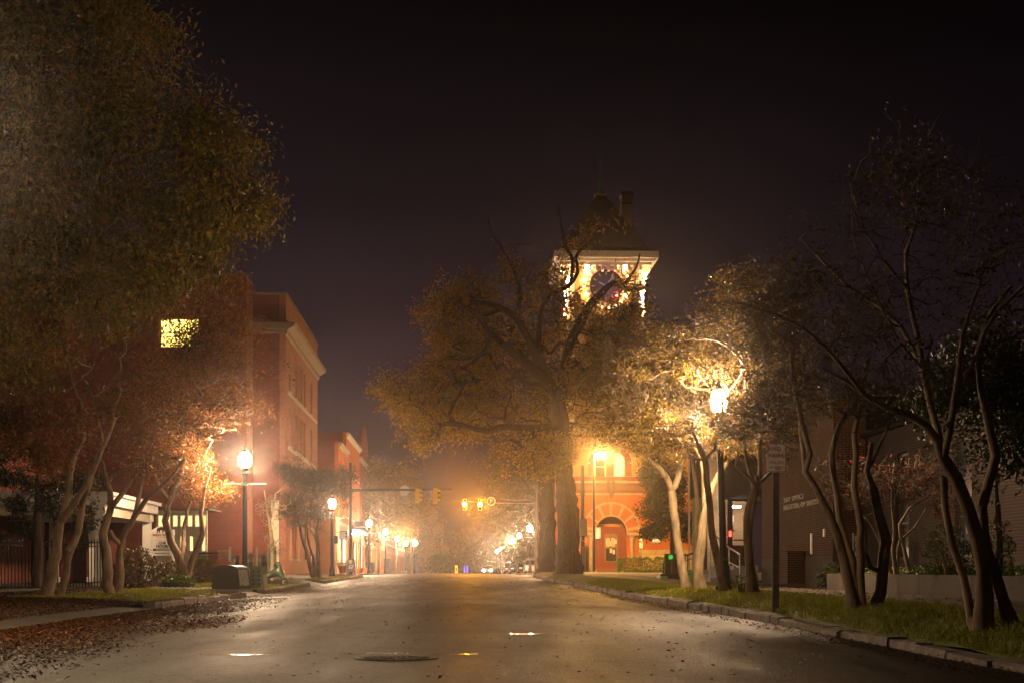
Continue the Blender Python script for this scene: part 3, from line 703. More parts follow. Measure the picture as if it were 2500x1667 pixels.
    for x in (xa - .12, xb + .12):
        for i in range(10):
            z = zh + (zl - zh) * (i / 9) + random.uniform(-.1, .1); m = 'bulb' if i not in (5, 8) else ('bulb_blue' if i == 5 else 'bulb_red')
            bulb(x + random.uniform(-.25, .25), z, m, .09 if m == 'bulb' else .1, -.16)
    for x, z, m in ((1488, 694, 'bulb_blue'), (1480, 700, 'bulb_blue'), (1506, 722, 'bulb_red'), (1525, 720, 'bulb'), (1386, 745, 'bulb_red'), (1380, 735, 'bulb')): bulb(X(x), Zf(z), m, .09)
    return t
mat('roof_tile', (.07, .05, .045), .75, 0, .3, 1.5)
def _tiles():
    m = M['roof_tile']; nt = m.node_tree; N, Lk = nt.nodes, nt.links; b = N['Principled BSDF']
    tc = N.new('ShaderNodeTexCoord'); w = N.new('ShaderNodeTexWave'); w.bands_direction = 'Z'; w.inputs['Scale'].default_value = 1.1; w.wave_profile = 'SAW'
    Lk.new(tc.outputs['Object'], w.inputs['Vector']); bp = N.new('ShaderNodeBump'); bp.inputs['Strength'].default_value = .8; bp.inputs['Distance'].default_value = .05
    Lk.new(w.outputs['Fac'], bp.inputs['Height']); Lk.new(bp.outputs['Normal'], b.inputs['Normal'])
_tiles()
hall()
# ------------------------------------------------------------ brown brick office
def office():
    ya, yb = 46.6, 57.5; l = 11.5; b = LP(l, ya, g(ya) + .33)
    t = thing('brick_office', 'long low brown brick office with white wall lettering, glazed entry and concrete base', 'building', b, ANG)
    D = yb - ya; H = 5.8
    # street plane x=0, running +y, inward +x
    MB().plate(rect(0, .9, D, H - .9), (), (0, 0, 0), Y3, Z3, X3, .35).build('street_wall', 'brick_brown', t)
    MB().box(-.02, .35, 0, D, -.4, .897).build('concrete_base', 'concrete_old', t)
    MB().box(.352, 1.0, 0, .3, -.4, H).build('end_wall', 'brick_brown', t); HN = 4.5
    # near set-back wall toward the camera side
    L2 = 34.0; wn = []
    for y in (3.2, 8.4, 13.6, 18.8, 24): wn.append(rect(-y - 1.3, .75, 1.3, 3.0))
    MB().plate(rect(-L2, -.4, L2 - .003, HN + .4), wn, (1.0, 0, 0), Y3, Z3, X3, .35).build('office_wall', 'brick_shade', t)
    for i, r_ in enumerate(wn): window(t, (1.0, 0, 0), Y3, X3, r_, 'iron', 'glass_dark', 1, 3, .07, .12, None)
    MB().box(-.15, 14, 0, D, H + .003, H + .3).build('roof', 'slate', t); MB().box(.85, 14, -L2, -.01, HN + .003, HN + .12).build('roof', 'dark_cladding', t)
    # entry recess beyond: dark fascia, pilasters, vestibule
    e = 9.8
    MB().box(.4, .9, D + .003, D + .45, -.3, H).build('brick_pier', 'brick_brown', t)
    MB().box(.2, 3.2, D + .46, D + e, 3.6, H).build('entry_fascia', 'dark_cladding', t)
    # pier at the far end (px 1680-1725) with tiles coloured by green light, facing camera
    xf = 2.2
    ye = D + e
    sc_ = F / (ya + ye)
    def xl(px): return (px - CX) / sc_ - b.x + SK * ye
    def zl(py): return (HZ - py) / sc_ + CZ - b.z
    MB().box(xl(1684), xl(1697), ye, ye + .4, zl(1218), H).box(xl(1698), xl(1726), ye, ye + .4, zl(1405), H).build('entry_pier', 'brick_tan', t)
    MB().box(xl(1689), xl(1711), ye - .06, ye - .002, zl(1400), zl(1215)).build('tile_panel', 'greenlit_tile_wall', t)
    MB().box(xl(1680), xl(1683.5), ye - .1, ye - .03, zl(1405), zl(1120)).build('downpipe', 'cream', t)
    # vestibule with lit interior wall behind glass
    yv = ye - 1.0; s3 = F / (ya + yv)
    def xv(px): return (px - CX) / s3 - b.x + SK * yv
    def zv(py): return (HZ - py) / s3 + CZ - b.z
    MB().box(xv(1762), xv(1840), yv, yv + .3, -.3, zv(1332)).build('low_wall', 'brick_tan', t)
    MB().box(xv(1762), xv(1840), yv - .05, yv - .002, -.4, .5).build('low_wall_base', 'concrete', t)
    fr = MB().plate(rect(xv(1758), zv(1332), xv(1832) - xv(1758), zv(1213) - zv(1332)), [rect(xv(1761), zv(1330), 16 / s3, 113 / s3), rect(xv(1789), zv(1330), 38 / s3, 107 / s3)], (0, yv + .05, 0), X3, Z3, Y3, .1).build('glass_screen', 'iron', t)
    MB().plate(rect(xv(1759), zv(1331), xv(1830) - xv(1759), zv(1216) - zv(1331)), (), (0, yv + .09, 0), X3, Z3, Y3, .01).build('pane', 'glass_clear', fr)
    MB().box(xv(1750), xv(1850), yv + 2.6, yv + 2.8, -.3, H).build('lobby_wall', 'brick_pale', t)
    MB().box(xv(1784), xv(1787), yv + .2, yv + .3, .6, zv(1216)).box(xv(1801), xv(1803), yv + 2.4, yv + 2.5, .6, zv(1216)).build('lobby_frame', 'metal', t)
    nt_ = MB().box(xv(1811), xv(1818), yv + 2.56, yv + 2.59, zv(1268), zv(1251)).box(xv(1763), xv(1776), yv - .03, yv - .004, zv(1326), zv(1307)).build('notice', 'paper', t)
    MB().box(xv(1807), xv(1816), yv + 2.55, yv + 2.59, zv(1290), zv(1276)).build('card_reader', 'iron', t)
    MB().box(xv(1790), xv(1824), yv - .05, yv + .0, zv(1319), zv(1316)).box(xv(1811), xv(1824), yv - .03, yv - .004, zv(1356), zv(1336)).build('handrail', 'black', t)
    MB().lathe([(.06, 0), (.06, .28)], 8, (xv(1782), yv - .1, zv(1309))).build('exit_lamp', 'red_lens', t)
    MB().box(xv(1795), xv(1820), yv + 1.1, yv + 1.4, 3.3, 3.36).build('lobby_lamp', 'lobby_light', t)
    # wall lettering, read from the street
    def wl(s, py, size, yoff):
        o = text_mesh('wall_lettering', s, size, 'letter_dim', t, (-.03, yoff, (HZ - py) * 50 / F + CZ - b.z), (math.pi / 2, 0, -math.pi / 2), 'LEFT', .004, .02, 1.15)
        o.scale = (2.3, 1, 1); return o
    wl('TAX OFFICE', 1209, .22, 6.9); wl('REGISTER OF DEEDS', 1229, .22, 6.9)
    # narrow vertical plaques
    for px, y0, y1 in ((1983, 1301, 1352), (2014, 1290, 1309)):
        Yp = 11.5 / ((px - CX) / F + SK); yy = (Yp - ya); s4 = F / Yp
        MB().box(-.05, -.003, yy - .08, yy + .08, (HZ - y1) / s4 + CZ - b.z, (HZ - y0) / s4 + CZ - b.z).build('plaque', 'sign_white', t)
    # steps and ramp wall in front of street wall
    mb = MB().box(-2.6, -.03, 3.6, 12, -.36, .02)
    mb.build('landing', 'walk', t)
    mb = MB()
    for i in range(4): mb.box(-1.9 + i * .3, -.04, D + .5, D + 6, .022 + i * .16, .18 + i * .16)
    mb.build('step', 'concrete', t)
    mb = MB(); P0 = [(-2.1, 4.2, 1.0), (-2.1, 6.2, 1.25), (-2.0, 10.8, 1.95), (-1.0, 11.2, 2.0)]
    mb.tube(P0, .03, 8)
    for p in ((-2.1, 4.2, 1.0), (-2.1, 6.2, 1.25), (-2.05, 8.5, 1.6), (-2.0, 10.8, 1.95)): mb.tube([(p[0], p[1], .0), p], .025, 6)
    mb.tube([(-2.1, 4.2, .55), (-2.1, 6.2, .75), (-2.0, 10.8, 1.4)], .02, 6)
    mb.build('handrail', 'metal', t)
    MB().box(-.6, -.05, 3.7, 5.2, 0.023, 1.1).build('ramp_wall', 'brick_brown', t)
    return t
m_, nt_, b_ = nodes('glass_clear'); M['glass_clear'] = m_
_tr = nt_.nodes.new('ShaderNodeBsdfTransparent'); _mx = nt_.nodes.new('ShaderNodeMixShader'); _mx.inputs[0].default_value = .12
b_.inputs['Roughness'].default_value = .05; b_.inputs['Base Color'].default_value = (.2, .25, .25, 1)
nt_.links.new(_tr.outputs[0], _mx.inputs[1]); nt_.links.new(b_.outputs[0], _mx.inputs[2]); nt_.links.new(_mx.outputs[0], nt_.nodes['Material Output'].inputs[0])
brick('brick_pale', (.5, .33, .2), (.45, .3, .18), (.35, .25, .17), w=.3, h=.1)
emat('lobby_light', (1, .8, .55), 14)
office()
# stair platform with green light put into its colours, by the hall end of the office
def greenlit_stair():
    Y0 = 62.0; s = F / Y0; gx = (1612 - CX) / s; gz = g(Y0) + .3
    t = thing('loading_platform', 'dark metal stair platform with green light painted into its treads and rails beside the green lit tiled wall', 'platform', (gx, Y0, gz))
    X = lambda px: (px - 1612) / s
    Z = lambda py: (HZ - py) / s + CZ - gz
    MB().box(0, X(1700), 0, 1.6, Z(1417), Z(1400)).build('deck', 'iron', t)
    MB().box(X(1621), X(1642), .1, 1.4, Z(1428), Z(1418)).box(X(1670), X(1690), .1, 1.4, Z(1428), Z(1418)).build('footing', 'concrete', t)
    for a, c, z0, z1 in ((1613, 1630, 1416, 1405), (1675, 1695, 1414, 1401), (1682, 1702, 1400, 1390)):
        MB().box(X(a), X(c), -.05, -.002 if z0 > 1400 else .6, Z(z0), Z(z1)).build('tread', 'greenlit_tread', t)
    mb = MB().tube([(X(1619), 0, Z(1400)), (X(1619), 0, Z(1374)), (X(1640), .1, Z(1366)), (X(1702), .6, Z(1347))], .035, 8)
    mb.tube([(X(1642), .1, Z(1400)), (X(1642), .1, Z(1366))], .03, 6).tube([(X(1681), .3, Z(1400)), (X(1681), .3, Z(1354))], .03, 6)
    mb.tube([(X(1619), 0, Z(1386)), (X(1702), .6, Z(1360))], .02, 6); mb.build('handrail', 'green_paint', t)  # rails coloured green for the green light on them
    w = MB().box(X(1634), X(1686), 1.7, 2.0, -.2, Z(1349)).build('cheek_wall', 'brick_tan', t)
    MB().box(X(1643), X(1653), 1.64, 1.69, Z(1363), Z(1353)).build('sign_plate', 'green_sign', t)
mat('greenlit_tread', (.14, .34, .08), .6, 0, .2, 5)  # metal tread with green light painted into its colour
greenlit_stair()
# planter wall by the office
def planter():
    mb = MB(); pts = []
    for Y in np.arange(5, 36.1, 3.0):
        Y1 = min(Y + 2.98, 36); vs = []
        for yy in (Y, Y1):
            for l in (8.8, 9.05):
                for z in (-.2, .40 + .33): vs.append(LP(l, yy, g(yy) + z))
        mb.add(vs, [(0, 1, 3, 2), (4, 6, 7, 5), (0, 4, 5, 1), (2, 3, 7, 6), (1, 5, 7, 3), (0, 2, 6, 4)])
    vs = []
    for yy in (36, 36.25):
        for l in (8.8, 12.4):
            for z in (-.2, .73): vs.append(LP(l, yy, g(yy) + z))
    mb.add(vs, [(0, 1, 3, 2), (4, 6, 7, 5), (0, 4, 5, 1), (2, 3, 7, 6), (1, 5, 7, 3), (0, 2, 6, 4)])
    o = mb.build('planter_wall', 'concrete_old'); tag(o, 'low concrete planter wall holding the ivy bed before the brown brick office', 'wall')
    sheet('planter_soil', [(9.05, .66), (12.45, .72)], rngs(5, 36, 1), 'dirt', jitter=.02)
    rng = np.random.default_rng(5); n = 16000; l = rng.uniform(8.95, 12.2, n); Y = rng.uniform(8, 35.9, n)
    p = np.stack([l - SK * Y, Y, np.array([g(y) for y in Y]) + .70 + rng.random(n) * (.06 + .16 * np.clip(np.sin(Y * 2.1 + l * 3), 0, 1))], 1)
    v, f = leaves(p, .075, .055, rng, .1); o = npmesh('ivy', v, [f], 'leaf_hedge'); tag(o, 'bed of green ivy leaves inside the concrete planter', 'ivy', None, 'stuff')
planter()
# poster boards near the office corner
def posters():
    b = P(2085, 1372, 42); b.z = g(42) + .35
    t = thing('notice_board', 'leaning notice board of pale blue and white posters by the office wall', 'notice board', b, .7); t.scale = (.62,) * 3
    MB().box(-.05, .02, 0, .05, 0, 2.4).box(.68, .75, 0, .05, 0, 2.4).build('post', 'metal', t)
    bd = MB().box(-.02, .72, -.03, -.002, .6, 2.35).build('board', 'poster_blue', t)
    mb = MB()
    for i in range(5):
        for j in range(2): mb.box(.03 + j * .35, .31 + j * .35, -.04, -.031, .68 + i * .33, .93 + i * .33)
    mb.build('poster', 'paper', bd)
posters()
# ------------------------------------------------------------ street lamps
def lamp(label, loc, glass='lamp_glass', full=True):
    t = thing('street_lamp', label, 'street lamp', loc, ANG, 'acorn globe street lamps along the street')
    MB().lathe([(.23, 0), (.23, .10), (.19, .14), (.21, .2), (.17, .26), (.16, .55), (.125, .62), (.14, .68), (.105, .74)], 16).build('base', 'black', t, 'auto')
    MB().lathe([(.095, .74), (.09, 2.0), (.075, 3.75)], 14).build('pole', 'black', t, 'auto')
    MB().lathe([(.09, 3.75), (.12, 3.8), (.09, 3.88), (.15, 3.98), (.17, 4.02)], 14).build('collar', 'black', t, 'auto')
    gl = MB().lathe([(.13, 4.02), (.19, 4.12), (.21, 4.26), (.19, 4.4), (.13, 4.5)], 12).build('globe', glass, t, 'auto')
    MB().lathe([(.15, 4.5), (.14, 4.54), (.07, 4.6), (.06, 4.66), (.03, 4.7), (.035, 4.73), (.005, 4.8)], 12).build('finial_cap', 'green_paint', t, 'auto')
    MB().tube([(-.72, 0, 3.45), (.72, 0, 3.45)], .018, 6).tube([(0, -.02, 3.4), (0, -.02, 3.5)], .11, 10).build('banner_arm', 'teal', t)
    return t
l1 = lamp('lit acorn globe lamp between the two utility boxes', LP(-7.2, 51, .42))
lamp2s = [(-7.2, 86, 'lit acorn globe lamp by the small dark tree and brick corner building'), (-7.65, 129, 'lit acorn globe lamp just past the blue street name signs'),
          (-7.6, 157, 'lit globe lamp in front of the orange leafed trees, second past the crossing'), (-7.6, 187, 'smaller lit globe lamp under the orange trees, third past the crossing'),
          (-7.6, 216, 'farthest lit globe lamp, standing beside the round street clock')]
for l, Y, lab in lamp2s:
    o = dup(l1, LP(l, Y, .57 if Y == 86 else g(Y) + .1), lab)
o = dup(l1, LP(5.95, 34, .46), 'brightest globe lamp glowing among the crape myrtle branches by the brick office'); o.rotation_euler = (0, -.028, ANG)
o.scale = (.88, .88, 1.0)
names = ['nearest', 'second', 'third', 'fourth', 'fifth', 'sixth']
for i, Y in enumerate((145, 173, 203, 234, 262, 292)):
    dup(l1, LP(6.8 + .1 * i, Y, g(Y) + .1), ['first lamp of the bright far row, beside the pole with the parking sign arm', 'second lamp of the bright far row counted from the big tree trunk', 'third lamp of the bright far row counted from the big tree trunk',
                                          'fourth lamp of the bright far row counted from the big tree trunk', 'fifth lamp of the bright far row, low over the distant shops', 'last and lowest lamp of the bright far row'][i])
# tall roadside lights
def cobra(label, base, top, arm, m, pm='green_paint', r=.11):
    t = thing('tall_street_light', label, 'street light', base)
    h = top.z - base.z
    MB().lathe([(r * 1.5, 0), (r * 1.5, .15), (r, .2), (r * .75, h)], 12).build('pole', pm, t, 'auto')
    MB().tube([(0, 0, h - .1), (arm.x * .4, arm.y * .4, h + .02), (arm.x, arm.y, h)], .05, 8).build('arm', pm, t)
    hd = MB().box(arm.x - .15, arm.x + .55, arm.y - .16, arm.y + .16, h + .03, h + .16).build('head', 'black', t)
    MB().lathe([(.05, -.12), (.13, -.09), (.17, 0), (.17, .03)], 12, (arm.x + .2, arm.y, h)).build('lens', m, hd, 'auto')
    return t
bb = P(1450, 1401, 118); cobra('tall green pole with an amber floodlight lighting the arched hall', bb, P(1450, 1106, 118), Vector((.45, .1, 0)), 'sodium')
bb = P(-260, 1400, 18); bb.z = g(18); cobra('tall street light at the edge of the view in the big leafy tree', bb, P(-260, 320, 18), Vector((.1, 0, 0)), 'flood_big')
# ------------------------------------------------------------ signals
def head(parent, c, T, lit=None):
    """three lens signal head; c = local centre, T rotation about z"""
    R_ = Matrix.Translation(c) @ Matrix.Rotation(T, 4, 'Z')
    h = MB().box(-.17, .17, -.1, .12, -.5, .5, R_).build('signal_head', 'yellow_paint', parent)
    for k, z in enumerate((.33, 0, -.33)):
        mb = MB(); n = 12; vs = []
        for y in (-.102, -.32):
            for r in (.15, .135):
                for j in range(n): a = math.pi * (j / (n - 1)) * 1.2 - .1 * math.pi; vs.append(R_ @ Vector((r * math.cos(a), y, z + r * math.sin(a))))
        fs = []
        for j in range(n - 1): fs += [(j, j + 1, 2 * n + j + 1, 2 * n + j), (n + j, 3 * n + j, 3 * n + j + 1, n + j + 1), (2 * n + j, 2 * n + j + 1, 3 * n + j + 1, 3 * n + j)]
        mb.add(vs, fs).build('visor', 'yellow_paint', h)
        vs = [R_ @ Vector((.125 * math.cos(2 * math.pi * j / 14), -.108, z + .125 * math.sin(2 * math.pi * j / 14))) for j in range(14)] + [R_ @ Vector((0, -.125, z))]
        MB().add(vs, [(j, (j + 1) % 14, 14) for j in range(14)]).build('lens', 'amber' if lit == k else 'lens_dark', h)
mat('lens_dark', (.03, .02, .02), .2)
emat('flood_big', (1, .72, .42), 220)
def mast(name, label, px, Y, ytop, yarm, pxend, tw=.13):
    b = P(px, 1400, Y); b.z = g(Y) + .1; t = thing(name, label, 'traffic signal', b); s = F / Y
    h = (1400 - ytop) / s + CZ - b.z; za = (1400 - yarm) / s + CZ - b.z; xe = (pxend - px) / s
    MB().lathe([(tw * 1.8, 0), (tw * 1.8, .1), (tw, .15), (tw * .75, h)], 12).build('pole', 'pole_brown', t, 'auto')
    MB().tube([(0, 0, za), (xe, 0, za + .05)], [.11, .055], 10).build('mast_arm', 'pole_brown', t)
    return t, (lambda p: (p - px) / s), (lambda y: (1400 - y) / s + CZ - b.z), za
mat('pole_brown', (.06, .05, .045), .5)
t, X, Z, za = mast('signal_mast', 'dark signal pole whose long arm carries side-on yellow signals and a round plate', 856, 105, 1128, 1196, 1104)
for p in (1019, 1063): head(t, Vector((X(p), -.05, za - .38)), math.pi / 2 + .35)
MB().lathe([(.36, 0), (.36, .02)], 24).build('round_plate', 'sign_back', t).matrix_local = Matrix.Translation((X(987), .2, za)) @ Matrix.Rotation(math.pi / 2, 4, 'X')
mat('sign_back', (.42, .38, .36), .5)
t.name = 'signal_mast'
for (py, w, yw) in ((1286, .95, 0), (1277, .8, .9)):
    s_ = MB().box(.12 if yw == 0 else .3, .12 + w, -.2, -.17, Z(py) - .14, Z(py) + .14).build('street_name_sign', 'blue_paint', t)
    if yw == 0: text_mesh('lettering', 'CRAVEN', .2, 'sign_white', s_, (.12 + w / 2, -.206, Z(py)), FRONT, 'CENTER', .003)
    else: s_.rotation_euler = (0, 0, .0)
# control box on thin pole, info sign
b = P(820, 1401, 100); b.z = g(100) + .2
t = thing('info_sign_post', 'green post carrying a blue lettered information panel and a small dark box', 'sign', b)
s = 37.0; Zp = lambda y: (1400 - y) / s + CZ - b.z
MB().lathe([(.13, 0), (.13, .1), (.075, .14), (.07, Zp(1262))], 10).build('post', 'cream', t, 'auto')
MB().box(-.16, .16, -.26, -.08, Zp(1326), Zp(1307)).build('control_box', 'iron', t)
p_ = MB().box(.25, .80, -.2, -.16, Zp(1316), Zp(1295)).build('info_panel', 'blue_paint', t)
MB().box(.25, .80, -.2, -.16, Zp(1294.8), Zp(1284)).build('panel_header', 'cream', p_)
mb = MB()
for i in range(7): mb.box(.3, .74 - .05 * (i % 3), -.206, -.2005, Zp(1314 - i * 2.6), Zp(1314 - i * 2.6) + .03)
mb.build('text_line', 'sign_white', p_)
MB().box(.07, .25, -.19, -.17, Zp(1300), Zp(1298)).build('bracket', 'iron', t)
# right-hand mast
t, X, Z, za = mast('signal_mast', 'grey signal pole with two lit amber signals and a round P sign', 1309, 130, 1180, 1222, 1098, .16)
MB().tube([(0, 0, za - .2), (X(1178), 0, za - .15)], .03, 6).build('brace_wire', 'metal', t)
for p in (1135, 1172): head(t, Vector((X(p), -.12, Z(1231))), 0, 1)
R_ = Matrix.Rotation(math.pi / 2, 4, 'X')
d = MB().lathe([(.42, 0), (.42, .02)], 28).build('round_sign', 'sign_brown', t); d.matrix_local = Matrix.Translation((X(1199), -.14, Z(1223))) @ R_
def ringm(r0, r1, c, y, name, m, par, n=32):
    return MB().plate([(c[0] + r1 * math.cos(2 * math.pi * i / n), c[1] + r1 * math.sin(2 * math.pi * i / n)) for i in range(n)], [[(c[0] + r0 * math.cos(2 * math.pi * i / n), c[1] + r0 * math.sin(2 * math.pi * i / n)) for i in range(n)]], (0, y, 0), X3, Z3, Y3, .012).build(name, m, par)
mat('sign_brown', (.16, .1, .07), .5)
ringm(.29, .38, (0, 0), 0, 'ring', 'sign_white', d).matrix_local = Matrix.Translation((0, 0, .034)) @ Matrix.Rotation(-math.pi / 2, 4, 'X')
text_mesh('letter', 'P', .5, 'sign_white', d, (0, 0, .03), (0, 0, 0), 'CENTER', .012)
# far signal
b = P(1083, 1400, 250); b.z = g(250)
t = thing('signal_mast', 'distant thin signal pole with one orange signal on a short arm', 'traffic signal', b)
MB().lathe([(.14, 0), (.1, 5.9)], 8).build('pole', 'pole_brown', t); MB().tube([(-3.5, 0, 5.7), (1, 0, 5.75)], .05, 6).build('mast_arm', 'pole_brown', t)
head(t, Vector((-.3, -.1, 5.1)), 0)
# ------------------------------------------------------------ NO PARKING sign
b = LP(0, 24.5); b = Vector((P(1893, 1462, 24.5).x, 24.5, .40)); s = F / 24.5
t = thing('parking_sign', 'worn white and red NO PARKING THIS SIDE OF STREET sign on a dark square post', 'sign', b); t.rotation_euler = (0, .003, .04)
zt = (1400 - 1092) / s + CZ - b.z
MB().box(-.052, .052, -.045, .045, -.2, zt).build('post', 'post_wood', t)
mat('post_wood', (.075, .055, .04), .85, 0, .4, 6, .3, 20)
W, H = .305, .455; zc = (1400 - 1118) / s + CZ - b.z
def rrect(w, h, r, cz=0):
    pts = []
    for cx_, cy_, a in ((w / 2 - r, h / 2 - r, 0), (-w / 2 + r, h / 2 - r, 90), (-w / 2 + r, -h / 2 + r, 180), (w / 2 - r, -h / 2 + r, 270)):
        for k in range(5): q = math.radians(a + k * 22.5); pts.append((cx_ + r * math.cos(q), cy_ + r * math.sin(q)))
    return [(p[0], p[1] + cz) for p in pts]
pl = MB().plate(rrect(W, H, .03, zc), (), (0, -.06, 0), X3, Z3, Y3, .004).build('sign_plate', 'sign_worn', t)
MB().plate(rrect(W - .012, H - .012, .026, zc), [rrect(W - .03, H - .03, .02, zc)], (0, -.0625, 0), X3, Z3, Y3, .002).build('border', 'sign_red', pl)
for s_, dz, sz in (('NO', .145, .10), ('PARKING', .035, .085), ('THIS SIDE', -.075, .062), ('OF STREET', -.155, .062)):
    o = text_mesh('lettering', s_, sz, 'sign_red', pl, (0, -.0625, zc + dz), FRONT, 'CENTER', .0015 if sz > .07 else .0005, .001, 1.05)
    w = o.dimensions.x; tw = {'NO': .13, 'PARKING': .25, 'THIS SIDE': .235, 'OF STREET': .24}[s_]
    bpy.context.view_layer.update(); 
    if o.data.vertices:
        xs = [v.co.x for v in o.data.vertices]; o.scale = (tw / (max(xs) - min(xs)), 1, 1)
MB().lathe([(.008, 0), (.008, .004)], 8, (0, 0, 0)).build('bolt', 'iron', pl).matrix_local = Matrix.Translation((0, -.062, zc + .2)) @ Matrix.Rotation(math.pi / 2, 4, 'X')
def worn():
    m, nt, b = nodes('sign_worn'); N, Lk = nt.nodes, nt.links; tc = N.new('ShaderNodeTexCoord'); n = N.new('ShaderNodeTexNoise'); n.inputs['Scale'].default_value = 9; n.inputs['Detail'].default_value = 8; n.inputs['Roughness'].default_value = .7
    Lk.new(tc.outputs['Object'], n.inputs['Vector']); r = N.new('ShaderNodeValToRGB'); e = r.color_ramp.elements; e[0].position = .36; e[1].position = .5; e[0].color = (.3, .22, .18, 1); e[1].color = (.88, .8, .74, 1)
    Lk.new(n.outputs['Fac'], r.inputs[0]); Lk.new(r.outputs[0], b.inputs['Base Color']); b.inputs['Roughness'].default_value = .45; M['sign_worn'] = m
worn()
# ------------------------------------------------------------ manhole
c = P(968, 1400, 13.4); lc = c.x + SK * 13.4; c.z = g(13.4) + crown(lc) + .003
t = thing('manhole_cover', 'round iron manhole cover set in the wet asphalt in front', 'manhole cover', c)
MB().lathe([(.37, -.02), (.37, .004), (.33, .004), (.33, -.02)], 40).build('frame', 'iron_wet', t)
MB().lathe([(.325, -.02), (.325, .0), (.01, .002)], 40).build('cover', 'iron_wet', t)
mb = MB()
for i in range(24):
    a = 2 * math.pi * i / 24; T = Matrix.Rotation(a, 4, 'Z'); mb.box(-.012, .012, .2, .29, .001, .007, T)
    if i % 2: mb.box(-.015, .015, .08, .15, .001, .008, T)
mb.build('raised_ribs', 'iron_wet', t)
mat('iron_wet', (.022, .018, .015), .55, .2)
# puddles: thin films of water
def puddle(px, py, Y, rx, ry, label):
    rr = random.Random(px); z = None; c = P(px, py, Y); lc = c.x + SK * Y; c.z = g(Y) + crown(lc) + .004
    pts = [(rx * math.cos(a) * (1 + .3 * math.sin(3 * a + px)) * rr.uniform(.85, 1.1), ry * math.sin(a) * rr.uniform(.8, 1.15)) for a in [2 * math.pi * i / 22 for i in range(22)]]
    slope = (g(Y + 1) - g(Y - 1)) / 2
    vs = [(p[0], p[1], slope * p[1] + .0) for p in pts] + [(0, 0, .0015)]
    o = MB().add(vs, [(i, (i + 1) % 22, 22) for i in range(22)]).build('puddle', 'water', None, False, c); tag(o, label, 'puddle')
mat('water', (.02, .018, .015), .12, 0, 0, 1, .25, 9, .8)
puddle(1283, 1541, 18, .25, .12, 'small bright puddle mirroring lamp light in the middle of the road')
puddle(560, 1598, 14, .3, .05, 'thin wet patch gleaming on the road near the leaf drift')
puddle(900, 1596, 14.1, .3, .04, 'thin wet streak gleaming just behind the manhole cover')
puddle(1105, 1599, 14, .25, .04, 'shallow puddle reflecting amber light beside the manhole cover')
# ------------------------------------------------------------ utility boxes & statue
def boxes():
    Y = 43.5; s = F / Y; b = P(550, 1437, Y)
    t = thing('utility_cabinet', 'large dark dome topped utility cabinet with a scratched pale side', 'utility cabinet', b, .0)
    n = 14; w0, w1, h, hs = 36 / s, 30 / s, 59 / s, 50 / s; D = .9
    out = [(-w0, 0), (w0, 0), (w0 * .97, .08), (w1, hs)] + [(w1 * math.cos(a) , hs + (h - hs) * math.sin(a)) for a in [math.pi * k / n for k in range(1, n)]] + [(-w1, hs), (-w0 * .97, .08)]
    MB().plate(out, (), (0, 0, 0), X3, Z3, Y3, D).build('body', 'box_dark', t)
    MB().plate([(-w0 - .03, -.08), (w0 + .03, -.08), (w0 + .03, .0), (-w0 - .03, .0)], (), (0, -.04, -.003), X3, Z3, Y3, D + .08).build('plinth', 'concrete', t)
    MB().add([(w0 * .97 + .004, .1, .1), (w0 * .97 + .004, D - .1, .1), (w1 + .012, D - .1, hs - .03), (w1 + .012, .1, hs - .03), (w0 * .97 - .01, .1, .1), (w0 * .97 - .01, D - .1, .1), (w1 - .01, D - .1, hs - .03), (w1 - .01, .1, hs - .03)], [(0, 1, 2, 3), (4, 7, 6, 5), (0, 3, 7, 4), (1, 5, 6, 2), (3, 2, 6, 7), (0, 4, 5, 1)]).build('side_door', 'scratched', t)
    for zz in (.25, .5): MB().lathe([(.012, 0), (.012, .01)], 8).build('bolt', 'metal', t).matrix_local = Matrix.Translation((w1 - .08, -.012, zz)) @ R_
    t.rotation_euler = (0, 0, -.2)
    Y = 46; s = F / Y; b = P(623, 1435, Y)
    t = thing('utility_box', 'boxy green utility pedestal with flared sides behind the lit lamp post', 'utility box', b, -.12)
    w = 14 / s; h = 50 / s
    MB().box(-w, w, 0, .5, 0, h).build('body', 'box_green', t)
    MB().box(-w - .02, w + .03, -.02, .53, h + .002, h + .05).build('lid', 'box_green', t)
    MB().add([(w + .003, 0, 0), (w + .12, .05, 0), (w + .12, .45, 0), (w + .003, .5, 0), (w + .003, 0, h * .66), (w + .04, .05, h * .62), (w + .04, .45, h * .62), (w + .003, .5, h * .66)], [(0, 1, 5, 4), (1, 2, 6, 5), (2, 3, 7, 6), (4, 5, 6, 7), (0, 3, 2, 1), (0, 4, 7, 3)]).build('side_flap', 'box_green', t)
    mb = MB()
    for j in range(2):
        for i in range(4): mb.box(-w + .07 + j * w, -w + .07 + j * w + w * .55, -.012, -.002, .1 + i * .13, .15 + i * .13)
    mb.build('louvre', 'box_dark', t)
    for zz in (.2, .45): MB().box(w - .03, w - .005, -.02, -.003, zz, zz + .03).build('hinge', 'metal', t)
mat('scratched', (.42, .40, .32), .4, .3, .7, 7, .2, 20)
boxes()
